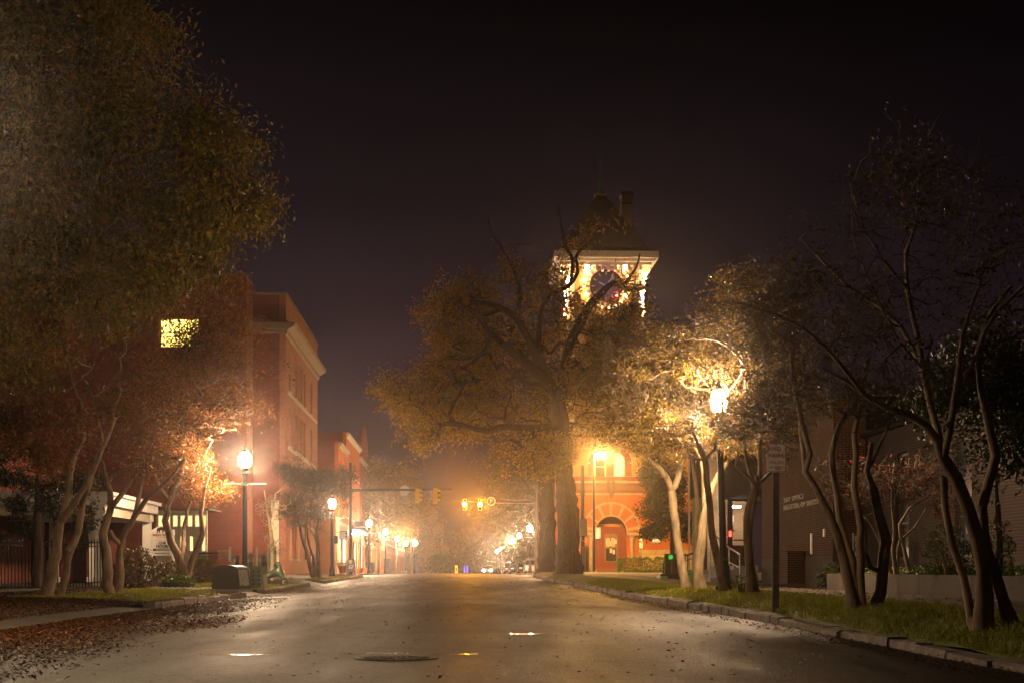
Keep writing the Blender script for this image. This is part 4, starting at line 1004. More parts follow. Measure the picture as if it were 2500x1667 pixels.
def statue():
    Y = 56; s = F / Y; b = P(664, 1423, Y)
    t = thing('animal_statue', 'glossy green crouching animal statue on a dark slab beside the brick piers', 'statue', b)
    MB().box(-.22, .28, -.18, .2, -.02, .1).build('slab', 'black', t)
    # crouched, front paws down, raised head (skin)
    pts = [(-.12, 0, .22, .12), (.05, 0, .27, .14), (.16, 0, .32, .12), (.2, 0, .45, .085), (.14, 0, .58, .1), (.04, -.02, .57, .055), (-.2, .0, .14, .1), (.3, -.1, .13, .05), (.33, -.11, .02, .045), (.3, .1, .13, .05), (.33, .11, .02, .045), (-.18, -.12, .1, .07), (-.05, -.16, .03, .05), (-.18, .12, .1, .07), (-.05, .16, .03, .05), (.17, -.08, .66, .03), (.17, .08, .66, .03)]
    ed = [(0, 1), (1, 2), (2, 3), (3, 4), (4, 5), (0, 6), (2, 7), (7, 8), (2, 9), (9, 10), (6, 11), (11, 12), (6, 13), (13, 14), (4, 15), (4, 16)]
    me = bpy.data.meshes.new('body'); me.from_pydata([(p[0], p[1], p[2] + .08) for p in pts], ed, []); o = link('body', me, t)
    sm = o.modifiers.new('s', 'SKIN'); sv = me.skin_vertices[0].data
    for i, p in enumerate(pts): sv[i].radius = (p[3], p[3])
    sv[0].use_root = True
    o.modifiers.new('u', 'SUBSURF').levels = 1; o.modifiers['u'].render_levels = 1
    bpy.context.view_layer.update(); me2 = bpy.data.meshes.new_from_object(o.evaluated_get(bpy.context.evaluated_depsgraph_get())); o.modifiers.clear(); o.data = me2; me2.name = 'body'
    me2.materials.clear(); setm(me2, 'statue_green'); me2.shade_smooth()
    t.scale = (1.45, 1.3, 1.05)
statue()
# ------------------------------------------------------------ fence, piers, bins
def fence(name, a, b, h, label, m='iron', gap=.14, cat='fence'):
    a, b = Vector(a), Vector(b); d = b - a; L = d.length; t = thing(name, label, cat, a, math.atan2(d.y, d.x)); u = d.normalized(); sl = d.z / L
    mb = MB(); n = int(L / gap)
    for i in range(n + 1):
        x = i * L / n; mb.box(x - .012, x + .012, -.012, .012, sl * x, h + sl * x); mb.add([(x - .02, -.02, h + sl * x), (x + .02, -.02, h + sl * x), (x + .02, .02, h + sl * x), (x - .02, .02, h + sl * x), (x, 0, h + .1 + sl * x)], [(0, 1, 4), (1, 2, 4), (2, 3, 4), (3, 0, 4), (0, 3, 2, 1)])
    mb.build('picket', m, t)['kind'] = 'stuff' if n > 100 else ''
    mb = MB()
    for z in (.15, h - .18, h - .05): mb.add([(0, -.015, z), (0, .015, z), (0, .015, z + .04), (0, -.015, z + .04), (L, -.015, z + sl * L), (L, .015, z + sl * L), (L, .015, z + .04 + sl * L), (L, -.015, z + .04 + sl * L)], [(0, 1, 2, 3), (4, 7, 6, 5), (0, 4, 5, 1), (1, 5, 6, 2), (2, 6, 7, 3), (3, 7, 4, 0)])
    mb.build('rail', m, t)
    return t
gz = lambda Y: g(Y) + .2
p0 = P(482, 1400, 74); p1 = P(533, 1400, 72); p0.z = p1.z = gz(73)
fence('iron_fence', p0, p1, 1.25, 'short black iron picket fence ending at the brick pier')
p0 = P(-320, 1400, 41); p1 = P(245, 1400, 50); p0.z = gz(41); p1.z = gz(50)
f_ = fence('iron_fence', p0, p1, 1.5, 'long dark picket fence behind the leaning crape myrtles', gap=.15)
def pier(px0, px1, ytop, Y, label):
    s = F / Y; b = P((px0 + px1) / 2, 1400, Y); b.z = gz(Y); w = (px1 - px0) / 2 / s; h = (1400 - ytop) / s + CZ - b.z
    t = thing('brick_pier', label, 'pier', b, ANG, 'brick piers of the yard'); MB().box(-w, w, -w, w, -.1, h - .08).build('shaft', 'brick_tan2', t); MB().box(-w - .03, w + .03, -w - .03, w + .03, h - .078, h).build('cap', 'stone', t)
brick('brick_tan2', (.42, .2, .1), (.35, .16, .08), (.3, .2, .12))
pier(534, 559, 1342, 70, 'tan brick pier at the end of the short iron fence')
for px, lab in ((609, 'dark brick pier directly behind the lit lamp post'), (643, 'dark brick pier right of the green utility box')): pier(px, px + 10, 1348, 73, lab)
def bin_(px, Y, label):
    s = F / Y; b = P(px, 1400, Y); b.z = gz(Y); t = thing('litter_bin', label, 'bin', b, 0, 'litter bins by the brick wall')
    MB().lathe([(.2, 0), (.22, .8), (.22, .82)], 16).build('body', 'metal_dark', t, 'auto'); MB().lathe([(.235, .82), (.235, .9), (.22, .92), (.22, 1.0), (.235, 1.02), (.235, 1.1), (.1, 1.16)], 16).build('lid', 'metal', t, 'auto')
mat('metal_dark', (.12, .11, .11), .4, .5)
bin_(572, 71, 'steel rimmed bin next to the tan brick pier'); bin_(606, 71.5, 'steel rimmed bin half hidden by the lamp post'); bin_(635, 71.5, 'steel rimmed bin between the two dark brick piers'); bin_(661, 72, 'steel rimmed bin beside the pale bare tree')
for i, (px, Y) in enumerate(((561, 69), (627, 69.5), (655, 70), (672, 70.5))):
    b = P(px, 1400, Y); b.z = gz(Y); t = thing('white_post', ['white post touching the tan brick pier', 'white post in front of the middle bins', 'white post left of the pale bare tree', 'white post right of the pale bare tree'][i], 'post', b, 0, 'white posts in the yard')
    MB().box(-.05, .05, -.05, .05, 0, 1.42).build('shaft', 'cream', t); MB().lathe([(.06, 0), (.075, .05), (.04, .11)], 8, (0, 0, 1.423)).build('cap', 'cream', t)
# ------------------------------------------------------------ mailbox
b = P(857, 1406, 101); b.z = .85 - 6 * 101 / F
t = thing('mailbox', 'dark blue round topped street mailbox on four legs at the corner', 'mailbox', b, .05)
n = 12; w, hs, h0 = .29, .95, .28
out = [(-w, h0), (w, h0), (w, hs)] + [(w * math.cos(math.pi * k / n), hs + w * .95 * math.sin(math.pi * k / n)) for k in range(1, n)] + [(-w, hs)]
MB().plate(out, (), (0, -.25, 0), X3, Z3, Y3, .55).build('body', 'mail_blue', t)
for x in (-w + .03, w - .03):
    for y in (-.23, .27): MB().box(x - .03, x + .03, y - .02, y + .02, 0, h0 - .002).build('leg', 'mail_blue', t)
MB().box(-.13, .09, -.262, -.252, .85, 1.1).build('label_plate', 'cream', t)
lg = MB().add([(-.17, -.262, .5), (.11, -.262, .5), (.17, -.262, .78), (-.11, -.262, .78), (-.17, -.252, .5), (.11, -.252, .5), (.17, -.252, .78), (-.11, -.252, .78)], [(0, 1, 2, 3), (4, 7, 6, 5), (0, 4, 5, 1), (1, 5, 6, 2), (2, 6, 7, 3), (3, 7, 4, 0)]).build('emblem', 'cream', t)
MB().add([(-.1, -.266, .66), (.02, -.266, .7), (.12, -.266, .71), (.04, -.266, .64), (-.04, -.266, .60), (.0, -.266, .655)], [(0, 1, 5), (1, 2, 3, 5), (0, 5, 4)]).build('eagle_mark', 'mail_blue', lg)
# flower pot
b = P(836, 1400, 104); b.z = g(104) + .25
t = thing('flower_pot', 'dark red pot of yellow flowers beside the mailbox', 'flower pot', b)
MB().lathe([(.2, 0), (.3, .45), (.33, .47), (.33, .52), (.27, .52)], 14).build('pot', 'door_red', t, 'auto')
rng = np.random.default_rng(3); q = rng.normal(size=(900, 3)); q /= np.linalg.norm(q, axis=1)[:, None]; q *= np.array([.42, .4, .28]); q[:, 2] = abs(q[:, 2]) + .5
v, f = leaves(q, .07, .06, rng); npmesh('flowers', v, [f], 'mum', t)
# ------------------------------------------------------------ house portico and club sign
def portico():
    Y0 = 51.0; b = LP(-12.0, Y0, g(Y0) + .22); t = thing('white_portico', 'white columned house portico with panelled entablature behind the crape myrtles', 'portico', b, ANG)
    h = 3.42 - (b.z - CZ) - .35
    H = (1400 - 1208) * Y0 / F + CZ - b.z; D = 8.2
    MB().box(-4.2, .25, -.05, D, H - .32, H).build('entablature', 'white', t)
    MB().box(-4.3, .36, -.16, D + .1, H + .002, H + .12).build('roof_edge', 'white', t)
    MB().box(-3.8, .05, .3, D - .4, H - .66, H - .323).build('ceiling_beam', 'cream', t)
    for x, y in ((-.12, .2), (-3.7, .2), (-.12, D - .3), (-2.2, D - .3), (-3.7, D - .3)):
        c_ = MB().box(x - .15, x + .15, y - .15, y + .15, .3, H - .62).build('column', 'white', t)
        MB().box(x - .21, x + .21, y - .21, y + .21, H - .617, H - .325).build('capital', 'white', c_); MB().box(x - .2, x + .2, y - .2, y + .2, -.2, .297).build('plinth', 'white', c_)
    MB().box(-14, -4.4, 1.5, 10, -.2, 5.2).build('house_wall', 'brick_dark', t)
    MB().box(-4.3, -1.2, D + .6, D + .9, -.2, 3.4).build('porch_wall', 'brick_dark', t)
portico()
b = P(396, 1400, 53); b.z = g(53) + .22; s = F / 53; Zs = lambda y: (1400 - y) / s + CZ - b.z
t = thing('club_sign', 'white CUB HOUSE sign board with a bear emblem above a PUBLIC RESTROOMS plate', 'sign', b, .02)
w = 23 / s; pts = [(-w, Zs(1338)), (w, Zs(1338)), (w, Zs(1294))] + [(w * math.cos(a), Zs(1294) + (9 / s) * math.sin(a)) for a in [math.pi * k / 10 for k in range(1, 10)]] + [(-w, Zs(1294))]
pl = MB().plate(pts, (), (0, 0, 0), X3, Z3, Y3, .05).build('sign_board', 'white', t)
for x in (-w - .05, w + .05): MB().box(x - .04, x + .04, .0, .08, -.1, Zs(1292)).build('post', 'white', t)
text_mesh('lettering', 'NEW BERN', .125, 'sign_red', pl, (0, -.008, Zs(1305)), FRONT, 'CENTER', .001)
for s_, y in (('CUB', 1324.5), ('HOUSE', 1332.5)): text_mesh('lettering', s_, .13, 'ink', pl, (0, -.008, Zs(y)), FRONT, 'CENTER', .003)
MB().box(-w * .7, w * .7, -.008, -.002, Zs(1311.5), Zs(1311)).box(-w * .75, w * .75, -.008, -.002, Zs(1317.3), Zs(1317)).build('rule_line', 'ink', pl)
k = .0046
bear = [(-38, 4), (-40, 12), (-34, 22), (-20, 26), (-5, 30), (12, 27), (24, 28), (32, 24), (42, 20), (44, 14), (36, 12), (28, 12), (30, 0), (34, -14), (26, -14), (22, -2), (14, 4), (8, -14), (0, -14), (4, 4), (-12, 6), (-18, -2), (-14, -14), (-22, -14), (-26, -2), (-32, 0), (-34, -14), (-42, -14), (-40, -4)]
MB().plate([(x * k, Zs(1295) + z * k) for x, z in bear], (), (0, -.008, 0), X3, Z3, Y3, .006).build('bear_emblem', 'ink', pl)
p2 = MB().box(-w, w, 0, .04, Zs(1355), Zs(1344)).build('lower_plate', 'white', t); text_mesh('lettering', 'PUBLIC RESTROOMS', .058, 'ink', p2, (0, -.007, Zs(1349.5)), FRONT, 'CENTER', .001)
# glazed pavilion behind (yellow lit panes)
b = P(505, 1400, 82); b.z = g(82) + .2; s = F / 82
t = thing('garden_pavilion', 'low pavilion with yellow lit glazing bars seen through the crape myrtle stems', 'building', b)
Zs = lambda y: (1400 - y) / s + CZ - b.z
hs_ = [rect((px - 505) / s, Zs(y1), w_ / s, (y1 - y0) / s) for px, w_, y0, y1 in ((488 - 40, 10, 1256, 1285), (455 - 30, 11, 1256, 1284), (488 - 23, 14, 1256, 1284), (484, 10, 1256, 1284), (455 - 55, 12, 1256, 1284), (430 - 50, 12, 1256, 1284), (450, 9, 1310, 1340), (475 - 3, 10, 1310, 1340))]
hs_ = [rect((px - 505) / s, Zs(1285), 13 / s, 29 / s) for px in (385, 403, 421, 439, 457, 475, 491)] + [rect((px - 505) / s, Zs(1345), 10 / s, 38 / s) for px in (439, 462, 492)]
MB().plate(rect(-125 / s, -.2, 125 / s, Zs(1245) + .2), hs_, (0, 0, 0), X3, Z3, Y3, .2).build('wall', 'cream', t)
for i, r_ in enumerate(hs_): window(t, (0, 0, 0), X3, Y3, r_, 'white', 'lit_pale', 1, 1, .03, .05)
MB().box(-130 / s, .2, -.3, 3, Zs(1244), Zs(1240)).build('roof', 'slate', t)
emat('lit_pale', (1, .72, .28), .16, (.4, .35, .2))
# white cottage far left behind the dark conifer
b = P(-60, 1400, 62); b.z = g(62) + .2; s = F / 62
t = thing('white_cottage', 'pale clapboard cottage glimpsed behind the dark evergreen and picket fence', 'building', b); Zs = lambda y: (1400 - y) / s + CZ - b.z
wn = [rect((px + 60) / s, Zs(1352), 17 / s, 42 / s) for px in (-40, 5, 50, 95)]
MB().plate(rect(-2, -.2, 2 + 160 / s, Zs(1240)), wn, (0, 0, 0), X3, Z3, Y3, .2).build('wall', 'clapboard', t)
for i, r_ in enumerate(wn): window(t, (0, 0, 0), X3, Y3, r_, 'white', 'lit_soft' if i == 2 else 'glass_dark', 2, 2, .05, .05)
brick('clapboard', (.55, .5, .42), (.52, .47, .4), (.3, .27, .22), w=6, h=.16, ms=.02)
MB().plate([(-2.3, Zs(1240)), (160 / s + .3, Zs(1240)), (160 / s / 2 - 1, Zs(1180))], (), (0, -.3, 0), X3, Z3, Y3, 6).build('roof', 'slate', t)
# ------------------------------------------------------------ utility pole with cabinet near the hall
b = P(1422, 1402, 112); b.z = g(112) + .05; s = F / 112; Zs = lambda y: (1400 - y) / s + CZ - b.z
t = thing('utility_pole', 'short dark pole carrying a big pale cabinet and conduit before the arched hall', 'utility pole', b)
MB().lathe([(.16, 0), (.14, Zs(1140)), (.1, Zs(1135))], 12).build('pole', 'pole_brown', t, 'auto')
c_ = MB().box(-.33, .33, -.5, -.17, Zs(1307), Zs(1266)).build('cabinet', 'cream', t); MB().box(-.28, .28, -.52, -.502, Zs(1305), Zs(1269)).build('cabinet_door', 'cream', c_)
MB().tube([(-.1, -.3, Zs(1308)), (-.08, -.3, Zs(1318)), (.2, -.3, Zs(1322)), (.2, -.3, .0)], .04, 8).build('conduit', 'metal', t)
MB().box(-.05, .45, -.24, -.18, .1, Zs(1333)).build('backboard', 'wood', t)
for z in (1200, 1205): MB().box(-.22, .22, -.22, -.13, Zs(z) - .06, Zs(z)).build('bracket', 'iron', t)
# small lot sign and hedge
b = P(1565, 1400, 126); b.z = .95; s = F / 126
t = thing('lot_sign', 'small narrow sign on a thin post above the clipped hedge', 'sign', b); MB().lathe([(.035, 0), (.03, 2.8)], 6).build('post', 'green_paint', t); pl = MB().box(-.13, .13, -.06, -.035, 2.05, 2.8).build('sign_plate', 'sign_white', t)
MB().box(-.04, .04, -.066, -.061, 2.2, 2.35).box(-.04, .04, -.066, -.061, 2.45, 2.6).build('marking', 'ink', pl)
def hedge(name, label, x0, x1, y0, y1, z0, h, n, m, size=.08, cat='hedge'):
    t = thing(name, label, cat, ((x0 + x1) / 2, (y0 + y1) / 2, z0)); rng = np.random.default_rng(n)
    a = rng.uniform(-1, 1, (n, 3)); ax = rng.integers(0, 3, n); sgn = rng.choice([-1, 1], n); a[np.arange(n), ax] = sgn * rng.uniform(.85, 1.04, n)
    p = a * np.array([(x1 - x0) / 2, (y1 - y0) / 2, h / 2]); p[:, 2] += h / 2; p[:, 2] = np.abs(p[:, 2]) + .1
    p[:, 2] *= 1 + .12 * np.sin(p[:, 0] * 2.3) * np.cos(p[:, 0] * 5.1)
    v, f = leaves(p, size, size * .6, rng, 0); npmesh('foliage', v, [f], m, t)
    mb = MB()
    for i in range(int((x1 - x0) / .4)): x = -(x1 - x0) / 2 + .2 + i * .4; mb.tube([(x, 0, -.1), (x + .05, .05, h * .5)], .02, 5)
    mb.build('stem', 'bark_dark', t)
h0 = P(1508, 1398, 124); h1 = P(1640, 1398, 124)
hedge('hedge', 'clipped green hedge in front of the arched hall', h0.x, h1.x, 123.3, 124.6, .9, 1.15, 9000, 'leaf_hedge', .13)
def bush(name, label, c, r, n, m, size=.07, cat='bush', flat=.85):
    t = thing(name, label, cat, c); rng = np.random.default_rng(n); q = rng.normal(size=(n, 3)); q /= np.linalg.norm(q, axis=1)[:, None]; rad = rng.uniform(.72, 1.03, n) ** .7
    lump = 1 + .16 * np.sin(q[:, 0] * 7 + 1) * np.sin(q[:, 1] * 6) + .1 * np.sin(q[:, 2] * 9)
    p = q * (rad * lump)[:, None] * np.array([r, r, r * flat]); p[:, 2] += r * flat * .9; p = p[p[:, 2] > 0]
    v, f = leaves(p, size, size * .55, rng, 0); npmesh('foliage', v, [f], m, t)
    mb = MB()
    for i in range(7): a = i * .9; mb.tube([(.05 * math.cos(a), .05 * math.sin(a), -.05), (r * .5 * math.cos(a), r * .5 * math.sin(a), r * .9)], [.02, .008], 5)
    mb.build('stem', 'bark_dark', t)
b = P(2033, 1400, 37.5); b.z = g(37.5) + .36; bush('round_bush', 'clipped round dark green bush at the corner of the planter wall', b, .36, 6000, 'leaf_dark', .05)
b = P(330, 1400, 47); b.z = gz(47); bush('shrub', 'reddish brown shrub between the portico column and the fence', b, .75, 5000, 'leaf_dim', .08)
b = P(420, 1400, 51.5); b.z = gz(51.5); bush('shrub', 'brown leafed shrub under the club sign', b, .62, 4500, 'leaf_dim', .08, flat=.7)
b = P(492, 1400, 60); b.z = gz(60); bush('shrub', 'loose shrub near the end of the short iron fence', b, .6, 3500, 'leaf_dim', .08, flat=.8)
b = P(548, 1400, 62); b.z = gz(62); bush('flowering_bush', 'bush dotted with orange red blooms behind the utility cabinet', b, .55, 1800, 'leaf_red', .08); 
b = P(430, 1430, 49); b.z = gz(49); bush('ground_shrub', 'low strappy green plants at the foot of the club sign', b, .5, 3500, 'leaf_hedge', .13, 'plant', .35)
b = P(1812, 1400, 30.5); b.z = .5; bush('young_plant', 'small leafy sprout at the foot of the forked crape myrtle', b, .18, 260, 'leaf_hedge', .06, 'plant', .9)
for i, (px, lab) in enumerate(((2310, 'sparse leafy shrub in the planter below the dark windows'), (2420, 'leafy shrub in the planter at the outer frame edge'))):
    b = P(px, 1400, 29); b.z = g(29) + .68; bush('shrub', lab, b, .42 + .05 * i, 1500, 'leaf_hedge', .06, flat=1.2)
# ------------------------------------------------------------ street clock, bins, signs far away
b = LP(-6.35, 225); b.x = P(1012, 0, 225).x; b.z = g(225) + .1; t = thing('street_clock', 'round glowing street clock on a post under the orange trees', 'clock', b)
MB().lathe([(.25, 0), (.2, .4), (.1, .6), (.08, 4.0)], 10).build('post', 'black', t, 'auto')
c_ = MB().lathe([(.5, 0), (.55, .1), (.55, .3), (.5, .4)], 24).build('clock_case', 'black', t); c_.matrix_local = Matrix.Translation((0, .2, 4.5)) @ R_
MB().lathe([(.46, .402), (.46, .42)], 24).build('clock_face', 'clock_face', c_)
b = P(1114, 1400, 180); b.z = g(180) - .1; t = thing('crossing_sign', 'small upright yellow crossing sign in the road', 'sign', b); MB().box(-.16, .16, 0, .03, .1, 1.15).build('sign_plate', 'yellow_glow', t); MB().box(-.07, .07, -.01, -.002, .45, .85).build('symbol', 'sign_red', t)
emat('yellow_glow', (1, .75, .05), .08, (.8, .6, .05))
for i, px in enumerate((1134, 1141)):
    b = P(px, 1400, 300); b.z = g(300); t = thing('banner', ['violet cloth strip on the far street, the one nearer the yellow sign', 'violet cloth strip on the far street, the one farther from the yellow sign'][i], 'banner', b); MB().box(-.12, .12, 0, .03, .2, 1.6).build('cloth', 'purple', t); MB().lathe([(.03, 0), (.03, 1.8)], 6, (.15, 0, 0)).build('pole', 'iron', t)
for i, (px, Y, m, w, h, lab) in enumerate(((905, 150, 'box_dark', .45, 1.0, 'dark square litter box on the far sidewalk under the second globe lamp'), (946, 165, 'iron', .35, 1.5, 'tall dark sidewalk bin before the lit shop fronts'))):
    b = P(px, 1400, Y); b.z = g(Y) + .1; t = thing('sidewalk_bin', lab, 'bin', b); MB().box(-w, w, -w, w, .1, h).build('body', m, t); MB().box(-w - .05, w + .05, -w - .05, w + .05, h + .003, h + .08).build('lid', 'iron', t); MB().box(-w * .6, w * .6, -w * .6, w * .6, -.02, .098).build('foot', 'iron', t)
b = P(892, 1399, 135); b.z = g(135) + .1; t = thing('road_barrier', 'low orange red barrier block on the far sidewalk', 'barrier', b); MB().box(-.2, .2, -.15, .15, 0, .18).build('base', 'orange_cone', t); MB().plate([(-.18, .182), (.18, .182), (.12, .5), (-.12, .5)], (), (0, -.08, 0), X3, Z3, Y3, .16).build('body', 'orange_cone', t)
b = P(1441, 1402, 113); b.z = g(113) + .06; t = thing('traffic_cone', 'pale marker cone standing at the foot of the utility pole', 'cone', b); MB().box(-.2, .2, -.2, .2, 0, .04).build('base', 'orange_cone', t); MB().lathe([(.15, .042), (.03, .7)], 12).build('cone', 'sign_white', t, 'auto')
# ------------------------------------------------------------ cars
def car(label, loc, rz, m, lights=False):
    t = thing('parked_car', label, 'car', loc, rz)   # length along +y, front at -y
    L, W, H = 4.5, 1.78, 1.42
    prof = [(-L / 2, .35), (-L / 2 + .05, .62), (-L / 2 + .25, .78), (-1.0, .93), (1.45, .95), (L / 2 - .1, .92), (L / 2, .7), (L / 2, .35), (L / 2 - .5, .22), (-L / 2 + .5, .22)]
    MB().plate(prof, (), (-W / 2, 0, 0), Y3, Z3, X3, W).build('body', m, t)
    g0 = [(-1.0, .93), (-.35, H - .04), (.2, H), (1.0, H - .03), (1.65, .95)]; vs = []
    for x, k in ((-W / 2 + .06, 0), (W / 2 - .06, 0)):
        for y, z in g0: vs.append((x * (1 if z < 1 else .8), y, z + .003))
    n = 5; MB().add(vs, [tuple(range(n))[::-1], tuple(range(n, 2 * n))] + [(i, i + 1, n + i + 1, n + i) for i in range(n - 1)] + [(0, n, 2 * n - 1, n - 1)]).build('glasshouse', 'glass_dark', t)
    MB().plate([(-.3, H - .02), (.2, H + .012), (1.0, H - .01), (1.0, H + .02), (.2, H + .045), (-.3, H + .01)], (), (-W * .39, 0, 0), Y3, Z3, X3, W * .78).build('roof', m, t)
    for x in (-W / 2 - .01, W / 2 - .19):
        for y in (-1.4, 1.4):
            w_ = MB().lathe([(.14, 0), (.31, .02), (.33, .05), (.33, .16), (.31, .19), (.14, .2)], 18).build('wheel', 'rubber', t); w_.matrix_local = Matrix.Translation((x, y, .33)) @ Matrix.Rotation(math.pi / 2, 4, 'Y')
            MB().lathe([(.19, -.012), (.19, .212)], 14).build('rim', 'metal', w_)
    for x in (-.62, .62):
        MB().box(x - .17, x + .17, -L / 2 - .02, -L / 2 + .06, .58, .7).build('headlight', 'headlight' if lights else 'sign_white', t)
        MB().box(x - .15, x + .15, L / 2 - .06, L / 2 + .02, .68, .82).build('tail_light', 'sign_red', t)
    return t
for px, Y, m, li, rz, lab in ((1190, 260, 'car_silver', True, 0, 'oncoming car with glowing headlights far down the street'), (1302, 152, 'car_silver', False, ANG, 'pale car parked beside the far lamp pole behind the tree trunk'),
                              (1283, 165, 'car_dark', False, ANG, 'dark car parked in front of the pale one under the far lamps'), (1262, 178, 'car_dark', False, ANG, 'dark car parked third along the far kerb'), (1247, 192, 'car_red', False, ANG, 'reddish car parked farthest along the lamp row'),
                              (1060, 240, 'car_dark', False, ANG, 'dark car parked near the far orange trees')):
    b = P(px, 0, Y); b.z = g(Y) + crown(-.75) * 0 + .02; car(lab, b, rz, m, li)
# ------------------------------------------------------------ trees
def smooth_line(pts, step):
    """Catmull-Rom resample of (x,y,z,r) points"""
    p = np.array(pts, float); n = len(p)
    if n == 2: q = np.stack([p[0] + (p[1] - p[0]) * t for t in np.linspace(0, 1, max(2, int(np.linalg.norm(p[1, :3] - p[0, :3]) / step) + 1))]); return q
    out = []
    for i in range(n - 1):
        p0, p1, p2, p3 = p[max(i - 1, 0)], p[i], p[i + 1], p[min(i + 2, n - 1)]
        k = max(1, int(np.linalg.norm(p2[:3] - p1[:3]) / step))
        for j in range(k):
            t = j / k; out.append(.5 * (2 * p1 + (p2 - p0) * t + (2 * p0 - 5 * p1 + 4 * p2 - p3) * t * t + (3 * p1 - p0 - 3 * p2 + p3) * t ** 3))
    out.append(p[-1]); return np.array(out)
class Tree:
    def __init__(s, seed, wob=.02): s.rng = np.random.default_rng(seed); s.p = np.zeros((60000, 3)); s.par = np.full(60000, -1, int); s.r = np.zeros(60000); s.n = 0; s.wob = wob; s.depth = np.zeros(60000, int)
    def add(s, p, par, r=0, d=0):
        i = s.n; s.p[i] = p; s.par[i] = par; s.r[i] = r; s.depth[i] = d; s.n += 1; return i
    def stem(s, pts, attach=True, step=.25):
        q = smooth_line(pts, step); par = -1; a = 0
        if attach and s.n:
            d = np.linalg.norm(s.p[:s.n] - q[0, :3], axis=1); par = int(d.argmin()); a = 1 if d[par] < .25 else 0
        for k, (x, y, z, r) in enumerate(q[a:]):
            w = s.rng.normal(0, s.wob * (r + .02) * 4, 3) if k else 0
            par = s.add(np.array([x, y, z]) + w, par, r)
        return par
    def grow(s, targets, step=.3, maxlen=3.0, bend=.25, droop=0, rmin=.006, avoid_below=None):
        base = s.n; T = targets.copy()
        d0 = np.array([np.linalg.norm(s.p[:base] - t, axis=1).min() for t in T]); T = T[np.argsort(d0)]
        z0 = s.p[:base, 2].min()
        lo = z0 + (s.p[:base, 2].max() - z0) * .3 if avoid_below is None else avoid_below
        for t in T:
            c = s.p[:s.n]; d = np.linalg.norm(c - t, axis=1) + np.where(c[:, 2] < lo, 50, 0) + np.where(c[:, 2] > t[2] + .3, .8, 0)
            i = int(d.argmin()); D = np.linalg.norm(s.p[i] - t)
            if D < .08: continue
            a = s.p[i]; pr = s.par[i]; dr = (a - s.p[pr]) if pr >= 0 else np.array([0, 0, 1.0]); dr = dr / (np.linalg.norm(dr) + 1e-9)
            m = (a + t) / 2 + dr * D * bend + s.rng.normal(0, .06 * D, 3); m[2] += droop * D * .3
            k = max(2, int(D / step)); par = i
            for j in range(1, k + 1):
                u = j / k; q = a * (1 - u) ** 2 + m * 2 * u * (1 - u) + t * u * u
                if j < k: q = q + s.rng.normal(0, .03 * min(D, 1), 3)
                par = s.add(q, par, 0, s.depth[i] + 1)
            if s.n > 57000: break
        s.base = base; s.rmin = rmin; return s
    def radii(s, e=2.3):
        n = s.n; acc = np.zeros(n)
        for i in range(n - 1, -1, -1):
            if s.r[i] == 0: s.r[i] = max(s.rmin, acc[i] ** (1 / e)) if acc[i] > 0 else s.rmin
            if i >= s.base or True:
                if s.par[i] >= 0: acc[s.par[i]] += s.r[i] ** e
        for i in range(n):   # keep child thinner than parent
            p = s.par[i]
            if p >= 0 and i >= s.base: s.r[i] = min(s.r[i], s.r[p] * .85 if p < s.base else s.r[p])
    def twigs(s, per, L, rt=.004, up=.1):
        n0 = s.n; haschild = np.zeros(n0, bool); haschild[s.par[1:n0][s.par[1:n0] >= 0]] = True
        idx = np.where((s.r[:n0] < .03) & (np.arange(n0) >= s.base))[0]; k = min(int(len(idx) * per), 58000 - n0 - 10 if n0 < 57000 else 0, (59990 - n0) // 2)
        if k <= 0: return
        for i in s.rng.choice(idx, k):
            dr = s.p[i] - s.p[s.par[i]]; dr /= np.linalg.norm(dr) + 1e-9
            v = dr * .6 + s.rng.normal(0, .55, 3); v[2] += up; v /= np.linalg.norm(v); l = L * s.rng.uniform(.4, 1.2)
            a = s.add(s.p[i] + v * l * .5, i, rt * 1.2, 9); v2 = v + s.rng.normal(0, .3, 3); s.add(s.p[a] + v2 * l * .5, a, rt * .7, 9)
    def mesh(s, name, m, parent, sides=(12, 5, 3), th=(.05, .016), twigmat='twig'):
        n = s.n; p = s.p[:n]; par = s.par[:n]; r = s.r[:n]; has = par >= 0
        t = np.zeros((n, 3)); t[has] = p[has] - p[par[has]]; 
        kid = np.full(n, -1); best = np.zeros(n)
        for i in range(n):
            q = par[i]
            if q >= 0 and r[i] > best[q]: best[q] = r[i]; kid[q] = i
        root = ~has; hk = root & (kid >= 0); t[hk] = p[kid[hk]] - p[hk]
        tn = t / (np.linalg.norm(t, axis=1)[:, None] + 1e-9)
        mk = (kid >= 0) & has; tn[mk] += (p[kid[mk]] - p[mk]) / (np.linalg.norm(p[kid[mk]] - p[mk], axis=1)[:, None] + 1e-9)
        tn /= np.linalg.norm(tn, axis=1)[:, None] + 1e-9
        td = t / (np.linalg.norm(t, axis=1)[:, None] + 1e-9)
        def rings(c, d, rad, k):
            ref = np.array([.31, .9, .17]) / np.linalg.norm([.31, .9, .17]); a = np.cross(d, ref); a /= np.linalg.norm(a, axis=1)[:, None] + 1e-9; b = np.cross(d, a)
            an = 2 * np.pi * np.arange(k) / k
            return c[:, None, :] + (a[:, None, :] * np.cos(an)[None, :, None] + b[:, None, :] * np.sin(an)[None, :, None]) * rad[:, None, None]
        cat = np.where(r > th[0], 0, np.where(r > th[1], 1, 2)); V = []; Fs = []; off = 0
